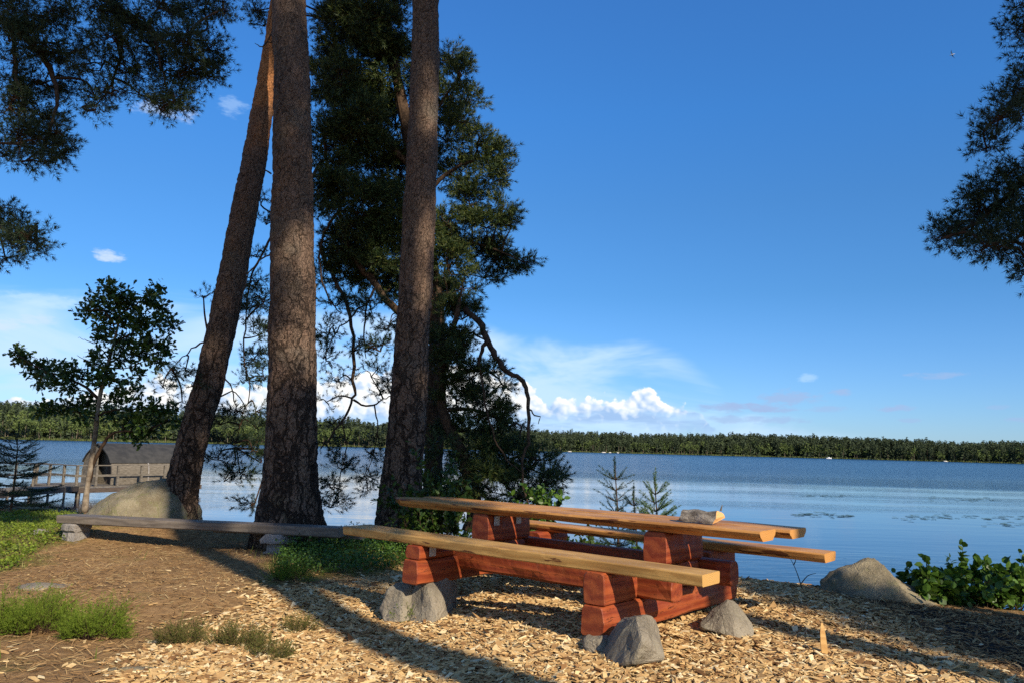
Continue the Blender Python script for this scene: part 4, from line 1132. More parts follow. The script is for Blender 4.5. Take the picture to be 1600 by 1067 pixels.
L.append(limb(root, pl([(519, -10), (521, 60), (540, 115), (565, 180), (610, 230), (645, 262)], dA), .05, .07, n=26, wob=.05, seed=8))
L.append(limb(root, pl([(640, 230), (625, 150), (600, 80), (580, 20), (560, -60)], dA, .4), .05, .02, n=20, wob=.05, seed=9))
L.append(limb(root, pl([(660, 310), (700, 270), (745, 250), (785, 245)], dA, -.5), .045, .015, n=18, seed=10))
L.append(limb(root, pl([(670, 390), (715, 380), (760, 385), (815, 408)], dA, -.3), .045, .012, n=18, seed=11))
L.append(limb(root, pl([(650, 220), (690, 160), (720, 120)], dA, -.3), .035, .012, n=14, seed=12))
L.append(limb(root, pl([(590, 445), (575, 470), (568, 520), (572, 560)], 14.2), .025, .008, n=14, seed=13, ns=6))
L.append(limb(root, pl([(575, 470), (545, 500), (525, 520), (505, 560)], 14.0), .02, .007, n=14, seed=14, ns=6))
L.append(limb(root, pl([(531, 330), (515, 350), (503, 372), (500, 420), (515, 470), (535, 490)], 14.0), .03, .01, n=16, seed=15, ns=6))
L.append(limb(root, pl([(505, 250), (470, 300), (430, 360), (408, 400), (390, 440), (384, 500)], 14.4), .035, .012, n=22, seed=16, ns=6))
L.append(limb(root, pl([(384, 500), (382, 560), (390, 610), (376, 660), (366, 700)], 14.2), .016, .006, n=18, seed=17, ns=5))
L.append(limb(root, pl([(535, 656), (540, 700), (532, 740), (528, 770)], 13.8), .014, .006, n=14, seed=18, ns=5))
L.append(limb(root, pl([(585, 632), (590, 670), (580, 720), (572, 745)], 13.9), .014, .005, n=14, seed=19, ns=5))
mass = [(560, 200, 50, 60, 1.6), (600, 330, 40, 60, 1.6), (550, 380, 50, 40, 1.5), (590, 430, 40, 30, 1.2), (525, 270, 36, 40, 1.3), (600, 60, 50, 50, 1.4), (540, 40, 50, 40, 1.3), (530, 130, 40, 60, 1.2), (515, 20, 52, 45), (575, 30, 60, 50), (625, 30, 40, 50), (550, 95, 66, 45), (610, 110, 55, 45), (505, 130, 34, 45), (560, 165, 66, 45), (620, 190, 50, 50), (520, 220, 46, 50), (580, 250, 62, 50),
        (625, 270, 40, 50), (515, 300, 36, 50), (565, 325, 56, 45), (615, 350, 44, 50), (530, 380, 42, 36), (590, 405, 50, 36), (620, 440, 34, 30), (545, 430, 34, 24, .7), (505, 430, 22, 30, .6),
        (700, 90, 24, 26), (718, 118, 26, 24), (700, 150, 40, 34), (730, 158, 24, 22), (725, 188, 24, 20), (700, 215, 40, 40), (745, 222, 32, 20, 1, 14.0), (778, 240, 26, 14, 1, 14.0), (765, 272, 40, 24, 1, 14.0), (720, 275, 44, 36), (790, 270, 18, 9, .8, 14.0),
        (735, 315, 46, 30, 1, 14.1), (785, 325, 26, 16, 1, 14.0), (700, 345, 44, 36), (760, 352, 48, 24, 1, 14.1), (800, 352, 18, 10, .8, 14.1), (785, 386, 42, 20), (815, 408, 18, 8, .8), (740, 395, 48, 34), (790, 415, 34, 12), (700, 410, 40, 34), (755, 432, 34, 14), (720, 450, 36, 18), (690, 465, 18, 20, .8)]
foliage(root, pxc(mass, dA, 1.0, .9, 3), SHOOT_FAR, M['needles'], 470, 1.15, L + [PA[:-2]], 11, 'crown', twig_frac=.16)
thin = [(525, 475, 26, 20, .5), (580, 480, 32, 22, .55), (610, 500, 20, 22, .5), (515, 515, 22, 22, .5), (560, 535, 26, 18, .4), (595, 545, 22, 22, .4), (510, 560, 20, 20, .35), (580, 585, 26, 18, .3), (530, 590, 16, 14, .3), (608, 590, 16, 14, .3), (510, 625, 16, 14, .25), (592, 615, 18, 12, .3),
        (400, 400, 18, 10, .3), (398, 440, 18, 18, .6), (388, 480, 18, 22, .7), (405, 520, 18, 20, .7), (396, 560, 20, 20, .7), (385, 590, 16, 12, .5), (412, 470, 12, 20, .6), (412, 585, 10, 16, .5),
        (400, 15, 18, 16, .7), (412, 38, 12, 12, .7), (416, 350, 10, 10, .5), (412, 310, 8, 8, .4),
        (372, 640, 24, 12, .5), (345, 660, 26, 14, .5), (400, 640, 18, 12, .4), (360, 690, 34, 14, .6), (395, 700, 20, 16, .55), (340, 715, 26, 14, .55), (375, 735, 24, 14, .45), (350, 750, 16, 10, .3), (405, 670, 14, 10, .4), (408, 720, 10, 14, .4), (398, 785, 22, 9, .45),
        (520, 660, 18, 12, .35), (515, 700, 14, 14, .4), (535, 730, 18, 18, .5), (520, 760, 16, 16, .6), (516, 790, 18, 12, .6), (545, 690, 14, 12, .3), (580, 705, 20, 14, .35), (570, 740, 22, 12, .4), (590, 680, 14, 12, .3), (575, 765, 14, 8, .3)]
foliage(root, pxc(thin, 14.0, 1.0, .5, 4), SHOOT_FAR, M['needles_b'], 600, .95, L, 12, 'hanging_foliage', twig_frac=.5)

# --- second shore pine, low dark boughs right of the trunks
b = base_at(712, 815, 13.2)
root = empty('shore_pine', b, 'low dark pine leaning over the water right of the trunks, behind the tabletop', 'pine tree', 'pines on the lake bank')
dB = 13.4
PB = pine_trunk(root, [(735, 830, 22), (742, 790, 20), (730, 730, 19), (708, 680, 17), (692, 640, 16), (690, 590, 14), (700, 540, 11), (712, 500, 8)], dB, M['limb'], 4.2, None, 9, rings=100, flare=.02)
L = [limb(root, pl([(735, 720), (775, 742), (800, 765), (830, 780)], dB, -.3), .05, .015, n=16, seed=1, ns=6), limb(root, pl([(700, 640), (740, 640), (780, 655), (815, 665)], dB, .2), .04, .012, n=16, seed=2, ns=6),
     limb(root, pl([(692, 590), (730, 580), (765, 582), (800, 612)], dB, .2), .035, .012, n=16, seed=3, ns=6), limb(root, pl([(705, 530), (735, 520), (770, 540)], dB, .2), .03, .01, n=12, seed=4, ns=6),
     limb(root, pl([(730, 730), (790, 720), (850, 740)], dB, .2), .03, .01, n=14, seed=5, ns=6)]
mB = [(700, 480, 22, 20), (722, 495, 26, 24), (705, 530, 34, 28), (732, 522, 14, 14), (722, 552, 24, 20), (700, 575, 30, 28), (735, 588, 34, 22), (772, 578, 16, 10, .9), (788, 602, 10, 7, .9), (762, 615, 32, 18), (715, 620, 44, 24), (755, 640, 44, 20), (785, 650, 20, 12, .9), (802, 664, 12, 7, .8),
      (730, 670, 48, 22), (780, 680, 34, 18), (815, 690, 24, 14, .8), (745, 705, 46, 20), (795, 712, 40, 18), (838, 715, 26, 14, .9), (825, 742, 44, 16), (850, 752, 30, 12, 1), (862, 738, 14, 8, .9), (765, 742, 48, 20), (720, 730, 34, 22), (700, 760, 34, 16, .7), (750, 770, 46, 16), (800, 770, 50, 16), (845, 765, 26, 10, .8), (690, 700, 22, 26, .6)]
foliage(root, pxc(mB, dB, 1.0, .5, 5), SHOOT_FAR, M['needles'], 560, 1.05, L + [PB[:-2]], 13, 'crown', twig_frac=.18)

# --- pine whose boughs hang in at the upper left
tb = (-8.6, 8.6, float(gz(-8.6, 8.6)) - .03)
root = empty('overhanging_pine', tb, 'pine whose dark needled boughs hang into the upper left corner', 'pine tree', 'pines reaching in from the picture edges')
tp = np.array([(-8.6, 8.6, tb[2]), (-8.5, 8.6, 4), (-8.45, 8.7, 8), (-8.5, 8.8, 12)])
mb = MB(); mb.addm(*trunk_mesh(tp, [.34, .27, .2, .06], 40, 90, seed=4, flare=.08)); mb.build('trunk', M['bark'], root, True, loc=tb)
dC = 9.0
L = [limb(root, [tp[1] * .0 + np.array((-8.5, 8.6, 7.3))] + pl([(-120, 20), (0, 30), (60, 80), (90, 150), (70, 220)], dC), .08, .012, n=26, seed=1),
     limb(root, [np.array((-8.5, 8.6, 8.4))] + pl([(-60, -120), (80, -60), (180, 10), (250, 60), (300, 95)], dC), .09, .012, n=28, seed=2),
     limb(root, [np.array((-8.5, 8.6, 4.6))] + pl([(-100, 330), (-30, 345), (20, 365), (55, 380)], dC), .05, .01, n=18, seed=3),
     limb(root, pl([(180, 10), (190, 70), (175, 130), (150, 165)], dC), .025, .006, n=14, seed=4, ns=6),
     limb(root, pl([(20, 40), (25, 110), (40, 170), (30, 240)], dC), .03, .006, n=16, seed=5, ns=6),
     limb(root, pl([(240, 55), (250, 100), (262, 140), (280, 165)], dC), .02, .005, n=14, seed=6, ns=6)]
mC = [(20, 10, 44, 34), (70, 20, 40, 30), (15, 60, 40, 34), (65, 70, 40, 28), (100, 90, 26, 20), (20, 115, 36, 30), (70, 125, 36, 26), (15, 165, 34, 26), (60, 175, 34, 24), (92, 205, 22, 14), (25, 215, 34, 18), (70, 232, 34, 18), (40, 250, 30, 10, .8), (95, 238, 16, 8), (5, 240, 20, 14),
      (12, 345, 24, 16), (45, 365, 22, 14), (20, 380, 26, 14), (8, 400, 12, 8, .8), (60, 385, 10, 8, .8), (0, 325, 12, 10),
      (160, 15, 34, 22, .8), (210, 20, 40, 28), (265, 15, 40, 26), (320, 15, 34, 22), (350, 10, 16, 16), (180, 60, 36, 26, .8), (235, 65, 44, 28), (290, 60, 40, 28), (325, 75, 22, 18), (335, 100, 14, 14), (160, 100, 30, 22, .7), (205, 110, 34, 22, .8), (255, 108, 40, 24), (300, 110, 30, 20), (325, 118, 16, 10),
      (150, 150, 24, 16, .7), (175, 145, 22, 16, .7), (222, 148, 26, 16, .8), (262, 150, 32, 16), (250, 170, 20, 10, .8), (285, 172, 14, 9, .8), (140, 172, 12, 7, .7), (120, 30, 24, 16, .6), (140, 70, 20, 16, .4)]
foliage(root, pxc(mC, dC, 1.0, .6, 6), SHOOT_NEAR, M['needles_b'], 800, 1.0, L, 14, 'crown', twig_frac=.4)

# --- pine at the right edge
tb = (7.4, 7.0, float(gz(7.4, 7.0)) - .03)
root = empty('overhanging_pine', tb, 'pine whose needled boughs reach in along the right edge', 'pine tree', 'pines reaching in from the picture edges')
tp = np.array([(7.4, 7.0, tb[2]), (7.35, 7.0, 4), (7.3, 7.05, 8), (7.3, 7.0, 14)])
mb = MB(); mb.addm(*trunk_mesh(tp, [.30, .24, .18, .05], 40, 90, seed=5, flare=.08)); mb.build('trunk', M['bark'], root, True, loc=tb)
dD = 7.8
L = [limb(root, [np.array((7.35, 7.0, 4.6))] + pl([(1740, 180), (1640, 240), (1580, 300), (1530, 345), (1475, 372)], dD), .06, .010, n=26, seed=1),
     limb(root, [np.array((7.35, 7.0, 5.6))] + pl([(1720, 60), (1640, 110), (1590, 160), (1545, 195)], dD), .055, .010, n=24, seed=2),
     limb(root, [np.array((7.35, 7.0, 6.3))] + pl([(1700, -40), (1640, 0), (1600, 40)], dD), .05, .010, n=20, seed=3),
     limb(root, pl([(1640, 240), (1620, 330), (1590, 370), (1560, 390)], dD), .03, .008, n=16, seed=4, ns=6)]
mD = [(1592, 12, 16, 20), (1588, 45, 18, 16), (1592, 85, 24, 18), (1600, 115, 24, 14), (1585, 145, 36, 16), (1560, 160, 26, 14), (1545, 185, 22, 16), (1540, 215, 16, 14), (1525, 230, 8, 6), (1580, 180, 26, 14, .6),
      (1585, 262, 26, 12), (1556, 272, 28, 12), (1590, 290, 30, 22), (1535, 295, 30, 18), (1515, 320, 24, 14), (1555, 325, 36, 18), (1500, 345, 28, 14), (1475, 355, 20, 10), (1462, 370, 12, 8), (1480, 378, 14, 8), (1530, 355, 36, 16), (1590, 335, 30, 22), (1560, 385, 36, 16), (1595, 380, 26, 20), (1525, 385, 22, 10), (1592, 410, 22, 10, .7), (1596, 430, 8, 8, .6)]
mD = [(a[0] + 16,) + a[1:] for a in mD]
foliage(root, pxc(mD, dD, 1.0, .5, 7), SHOOT_NEAR, M['needles_b'], 700, 1.0, L, 15, 'crown', twig_frac=.4)
LATER = (root, tb)
# its crown above the frame
ls = [limb(root, [np.array((7.3, 7, z)), np.array((7.3 + dx * .5, 7 + dy * .5, z + .4)), np.array((7.3 + dx, 7 + dy, z + .5))], .05, .02, seed=k, ns=6) for k, (z, dx, dy) in enumerate(((7, 1.8, .5), (8.5, -1.9, -.8), (9.5, .6, 2.0), (10.5, -1.2, 1.0), (11.5, .8, -1.2)))]
UP = crown_pts((7.0, 6.9, 9.8), 46, 2.5, 3.4, 8, (.5, .95)); UPL = ls

# places the sun reaches in the photo: boughs that would stand in its way are left off
LIT = [(atY(x, y, d), r) for x, y, d, r in ((405, 195, 12.6, .55), (396, 245, 12.6, .4), (457, 395, 10.8, .35), (456, 540, 10.8, .35), (650, 440, 11.2, .4), (654, 350, 11.2, .35), (660, 250, 11.2, .2), (740, 240, 14.0, .65), (760, 330, 14.0, .6), (720, 100, 14.3, .3), (200, 770, 12.2, .8), (1420, 900, 7.6, .3), (1470, 915, 7.6, .35), (130, 830, 11.3, .6), (60, 820, 13, 1.0))]
def sunfree(cl):
    s_ = np.array([SX, SY, SZ]); s_ = s_ / np.linalg.norm(s_); out = []
    for c in cl:
        ok = True
        for p, r in LIT:
            v = np.array(c[:3]) - p; t = v @ s_
            if t > 1 and np.linalg.norm(v - s_ * t) < r + c[3] * .85: ok = False; break
        if ok: out.append(c)
    return out
SX, SY, SZ = 0.55, -0.84, 0.64
foliage(LATER[0], sunfree(UP), SHOOT_FAR, M['needles_b'], 120, 2.6, UPL, 16, 'upper_crown')
# --- trees behind the photographer, whose shade falls into the picture
def back_tree(name, x, y, h, r0, c0, crx, crz, n, label, seed, dens=150, size=2.4, cr=(.6, 1.1), extra=None):
    b = (x, y, float(gz(x, y)) - .03)
    root = empty(name, b, label, 'pine tree', 'pines behind the photographer')
    tp = np.array([(x, y, b[2]), (x + .05, y, h * .35), (x, y + .08, h * .7), (x, y, h)])
    mb = MB(); mb.addm(*trunk_mesh(tp, [r0, r0 * .85, r0 * .6, .04], 32, 60, seed=seed, flare=.06)); mb.build('trunk', M['bark'], root, True, loc=b)
    rg = np.random.default_rng(seed); ls = []
    for k in range(7):
        a = rg.uniform(0, 6.3); z = c0 + rg.uniform(-.7, .7) * crz; l = crx * rg.uniform(.6, 1)
        ls.append(limb(root, [np.array((x, y, z)), np.array((x + math.cos(a) * l * .5, y + math.sin(a) * l * .5, z + .2)), np.array((x + math.cos(a) * l, y + math.sin(a) * l, z + .3))], .06, .02, seed=k, ns=6))
    cl = sunfree(crown_pts((x, y, c0), n, crx, crz, seed, cr)) + (extra or [])  # extra: clumps added to the crown only to block the sun
    foliage(root, cl, SHOOT_FAR, M['needles_b'], dens, size, ls, seed, 'crown', twig_frac=.05)
SX, SY, SZ = 0.55, -0.84, 0.64
# @@BACKTREES
def shade(px, py, d, t, r, w=1.0):
    """an added unseen bough, set up the sun ray to shade the given place"""
    p = atY(px, py, d) + np.array([SX, SY, SZ]) * t
    return (p[0], p[1], p[2], r, r, r * .6, w)
EX = [shade(447, 790, 10.8, 16.9, .75, 3), shade(452, 720, 10.8, 17.0, .6, 3), shade(440, 650, 10.8, 17.0, .3, 3), shade(455, 670, 10.8, 17.0, .4), shade(480, 850, 9.8, 15.6, .65, 1.5), shade(540, 915, 8.4, 14.6, .45, 1.5), shade(455, 465, 10.8, 17.2, .25), shade(458, 270, 10.8, 17.2, .5, .6), shade(470, 120, 10.8, 17.4, .6), shade(470, 30, 10.8, 17.4, .7), shade(375, 340, 12.6, 18.8, .4), shade(290, 720, 12.6, 18.6, .45), shade(345, 480, 12.6, 18.6, .45, 2), shade(365, 400, 12.6, 18.6, .45, 2), shade(318, 600, 12.6, 18.6, .4, 2), shade(300, 690, 12.6, 18.6, .45, 2), shade(465, 310, 10.8, 17.2, .3, 1.5), shade(462, 200, 10.8, 17.3, .4, 1.5)]  # made-up boughs out of view, each hung to dim one chosen spot
EX += [shade(x, y, 9, 14.6, .75, 1.6) for x, y in ((40, 60), (60, 190), (150, 40), (230, 60), (300, 70), (210, 130), (40, 370))]
EX2 = [shade(625, 770, 11.2, 18.0, .9, 3), shade(633, 680, 11.2, 18.2, .8, 3), shade(638, 590, 11.2, 18.2, .4, 1.2), shade(656, 270, 11.2, 18.4, .6, 1.2), shade(663, 60, 11.2, 18.4, 1.2, 1.5), shade(610, 890, 8.6, 16.0, .55, 1.0)]
EX4 = [shade(x, y, 7.8, 11.5, .8, 1.6) for x, y in ((1570, 300), (1520, 340), (1580, 170), (1590, 60), (1600, 380))]
def shade_g(px, py, t, r, w): 
    d = atZ(px, py, -.05)[1]; return shade(px, py, d, t, r, w)
EX3 = [shade_g(x, y, 8.6, r, 3.6) for x, y, r in ((1240, 925, .26), (1300, 945, .30), (1360, 955, .34), (1420, 975, .36), (1480, 975, .40), (1540, 985, .42), (1590, 990, .45), (1500, 1000, .3), (1570, 1020, .34), (1640, 1020, .5), (1700, 1000, .6), (1330, 925, .22))]
EX3 = sunfree(EX3)
back_tree('tall_pine', 5.12, -3.54, 22.5, .24, 19.2, 1.5, 2.4, 18, 'tall pine behind the photographer casting the long trunk shadow over the chips', 21, 110, 2.8, (.5, .9), EX)
back_tree('tall_pine', 9.25, -2.0, 9, .14, 4.7, 1.0, 1.9, 14, 'bushy young pine behind the photographer on the right', 22, 150, 2.6, (.4, .7), EX3)
back_tree('tall_pine', 10.6, -2.2, 22, .2, 16.0, 2.2, 4.4, 44, 'broad dense pine behind the photographer, farthest to the right', 24, 110, 2.8, (.7, 1.1), EX4)
back_tree('tall_pine', 8.3, -3.9, 22.5, .2, 20.6, 1.5, 1.2, 12, 'second tall pine farther behind the photographer', 23, 110, 2.8, (.6, 1.0), EX2)
# @@ENDBACK

# --- oak sapling at the left
dO = 14.4
b = base_at(136, 775, dO)
root = empty('oak_sapling', b, 'slender young oak with dark lobed leaves growing behind the boulder', 'oak tree')
T = pl([(132, 800), (136, 765), (143, 720), (150, 670), (153, 640), (160, 600), (168, 572), (178, 535), (186, 500), (190, 465)], dO)
Ls = [catmull(np.array(T), 40)]
mb = MB(); mb.addm(*tube(Ls[0], np.linspace(.058, .015, 40) * (1 + .08 * np.sin(np.arange(40))), 9)); mb.build('trunk', M['sapling_bark'], root, True, loc=b)
def ol(pts, r0, r1, s): Ls.append(limb(root, pl(pts, dO), r0, r1, M['twig'], n=16, wob=.03, seed=s, ns=6))
ol([(137, 760), (146, 725), (158, 700), (172, 680), (195, 673), (230, 672), (262, 655)], .04, .012, 1)
ol([(153, 622), (135, 605), (115, 595), (85, 585), (55, 572), (28, 555)], .03, .008, 2)
ol([(152, 650), (175, 640), (205, 640), (245, 640)], .022, .008, 3)
ol([(150, 655), (125, 645), (95, 640), (72, 640)], .02, .007, 4)
ol([(165, 580), (140, 565), (120, 555)], .012, .004, 5)
ol([(170, 560), (152, 540), (135, 532), (122, 528)], .012, .003, 6)
ol([(155, 545), (146, 530), (140, 522)], .006, .002, 7)
ol([(178, 540), (205, 520), (235, 505), (255, 500)], .022, .007, 8)
ol([(182, 515), (165, 490), (145, 485), (130, 488)], .016, .005, 9)
ol([(188, 490), (215, 475), (240, 460)], .016, .005, 10)
ol([(168, 575), (195, 575), (225, 565), (240, 560)], .016, .005, 11)
ol([(158, 602), (185, 592), (215, 590)], .014, .005, 12)
oc = [(168, 445, 12, 9), (176, 462, 26, 16), (150, 470, 12, 10), (192, 460, 16, 10), (200, 480, 40, 18), (160, 488, 26, 14), (134, 490, 12, 11), (246, 452, 9, 10), (236, 470, 24, 12), (242, 488, 22, 14), (180, 505, 36, 14), (215, 505, 36, 16), (250, 505, 22, 10), (268, 510, 9, 8), (158, 528, 14, 8), (205, 530, 34, 14), (238, 535, 26, 14), (255, 545, 14, 12), (185, 545, 20, 12), (215, 555, 30, 12), (245, 565, 18, 10), (190, 565, 14, 8),
      (25, 552, 11, 10), (38, 562, 14, 8), (50, 578, 15, 9), (65, 570, 13, 7), (75, 582, 22, 10), (95, 572, 16, 9), (62, 595, 14, 8), (90, 596, 20, 9), (108, 582, 18, 9), (130, 585, 14, 9), (150, 590, 18, 10), (152, 570, 10, 10), (170, 588, 22, 10), (150, 556, 8, 8), (195, 596, 18, 7), (215, 582, 9, 8), (110, 605, 12, 6),
      (65, 640, 12, 5), (85, 640, 18, 8), (112, 636, 20, 10), (140, 632, 18, 10), (128, 650, 18, 6), (180, 628, 22, 10), (168, 645, 16, 8), (205, 640, 30, 11), (235, 632, 20, 9), (252, 648, 20, 10), (190, 660, 22, 9), (222, 660, 22, 9), (265, 640, 12, 7), (270, 660, 12, 8), (205, 675, 12, 6), (245, 668, 14, 7), (210, 612, 14, 5), (218, 685, 14, 6)]
rg = np.random.default_rng(3); P = []; D = []
allL = np.concatenate(Ls); tw = MB()
for (x, y, z, rx, ry, rz, w) in pxc(oc, dO, .8, .35, 9):
    c = np.array([x, y, z]); n = int(50 + 2300 * rx * rz)
    ns = 4 + int(rx * 14); sc = vrand(ns, rg) * rg.uniform(.3, 1, ns)[:, None] * np.array([rx, ry, rz])
    k = rg.integers(0, ns, n); p = c + sc[k] + rg.normal(size=(n, 3)) * .05
    P.append(p); D.append((p - c - sc[k]) * 6 + rg.normal(size=(n, 3)) * .5)
    l0 = allL[np.argmin(np.linalg.norm(allL - c, axis=1))]
    tw.addm(*tube(catmull([l0, (l0 + c) / 2 + rg.normal(size=3) * .04, c], 5), np.linspace(.008, .004, 5), 4, False))
    for s in sc: tw.addm(*tube(np.array([c, c + s * .5 + rg.normal(size=3) * .01, c + s]), np.array([.004, .003, .002]), 3, False))
P = np.concatenate(P); D = np.concatenate(D); n = len(P)
V, F = inst(OAK_V, OAK_T, frames(D, rg.normal(0, .7, n)), P, .115 * rg.uniform(.6, 1.2, n))
TV = np.concatenate(tw.V); F4 = np.concatenate(tw.F[4]) + len(V); F3 = np.concatenate(tw.F[3]) + len(V) if 3 in tw.F else None
mesh_np('crown', np.concatenate([V, TV]), [F, F4], [M['oak'], M['twig']], root, loc=b, midx=np.concatenate([np.zeros(len(F), int), np.ones(len(F4), int)]))

# --- spruce saplings
def spruce(px, py_top, d, z_base, label, seed, width, whorls=12, fresh=0, mat=None, droop=.25, dens=1.0, cat='spruce tree'):
    top = atY(px, py_top, d); b = np.array([top[0] + .02, d, z_base]); h = top[2] - z_base
    rg = np.random.default_rng(seed)
    root = empty('spruce_sapling', tuple(b), label, cat)
    mb = MB(); st = catmull([b, b + [0.02, 0, h * .5], top], 20); mb.addm(*tube(st, np.linspace(.012 + .008 * h, .004, 20), 6)); mb.build('trunk', M['limb'], root, True, loc=tuple(b))
    P = []; D = []; tws = MB(); fP = []; fD = []
    for t in np.linspace(.93, 1, 4): P.append(b + (top - b) * t); D.append(np.array([0, 0, 1.0]) + rg.normal(size=3) * .05)
    for k in range(whorls):
        f = 0.06 + 0.84 * k / (whorls - 1); z = f * h; L = width * (1 - f) ** .8 * rg.uniform(.8, 1.15) + .05
        nb = rg.integers(5, 8); a0 = rg.uniform(0, 6)
        for q in range(nb):
            a = a0 + q * 2 * PI / nb + rg.normal() * .2; up = .55 * f - droop * (1 - f) + rg.normal() * .12
            d0 = np.array([math.cos(a), math.sin(a), up]); p0 = b + (top - b) * f
            l = L * rg.uniform(.75, 1.1); p1 = p0 + d0 * l * .5; p2 = p0 + d0 * l + np.array([0, 0, .10 * l])
            c = catmull([p0, p1, p2], 8); tws.addm(*tube(c, np.linspace(.006, .002, 8), 4, False))
            step = .075 / dens; m = max(2, int(l / step))
            for s in np.linspace(.18, 1, m):
                i = min(6, int(s * 7)); dd = c[i + 1] - c[i]; dd /= np.linalg.norm(dd) + 1e-9; pp = c[i] + (c[i + 1] - c[i]) * (s * 7 - i)
                P.append(pp); D.append(dd + rg.normal(size=3) * .08)
                if s > .3 and l > .2:
                    for sg in (-1, 1):
                        sd = np.cross(dd, [0, 0, 1.0]) * sg; sd /= np.linalg.norm(sd) + 1e-9
                        ll = .45 * l * (1.05 - s)
                        for r_ in np.arange(0.03, ll, .09): P.append(pp + (dd * .6 + sd * .8) * r_); D.append(dd * .6 + sd * .8 + rg.normal(size=3) * .15 + [0, 0, -.1])
            if fresh and f > 1 - fresh: fP.append(p2 - d0 * .03); fD.append(d0 + [0, 0, .35])
    if fresh: fP += [top, top - [0, 0, .08]]; fD += [np.array([0.05, 0, 1.0]), np.array([0.0, 0.05, 1.0])]
    P = np.array(P); D = np.array(D); n = len(P)
    V, F = inst(*SHOOT_SPRUCE, frames(D, rg.uniform(0, 6, n)), P, rg.uniform(.75, 1.1, n))
    TV = np.concatenate(tws.V); TF = np.concatenate(tws.F[4]) + len(V)
    mesh_np('branches', np.concatenate([V, TV]), [F, TF], [mat or M['spruce'], M['twig']], root, loc=tuple(b), midx=np.concatenate([np.zeros(len(F), int), np.ones(len(TF), int)]))
    if fP:
        for p_, d_ in zip(fP, fD):
            V, F = inst(*SHOOT_SPRUCE, frames(np.array([d_])), np.array([p_]), rg.uniform(.8, 1.15, 1)); mesh_np('fresh_shoot', V, F, M['spruce_fresh'], root, loc=tuple(b))
spruce(29, 668, 15.6, -.55, 'dark spruce sapling with pale fresh top shoot at the left edge', 1, 1.2, 13, .14, dens=1.4, droop=.35)
spruce(961, 727, 8.6, -.45, 'thin dark spruce sapling with a bare leader behind the table', 2, .19, 12, 0, dens=1.8, droop=.0)
spruce(1023, 752, 8.4, -.45, 'bright green bushy spruce sapling right of the thin one behind the table', 3, .26, 14, .6, M['spruce_light'], -.1, 2.2)
spruce(990, 772, 8.8, -.5, 'low spruce sapling between the two taller ones behind the tabletop', 4, .22, 9, 0, dens=1.8, droop=.0)

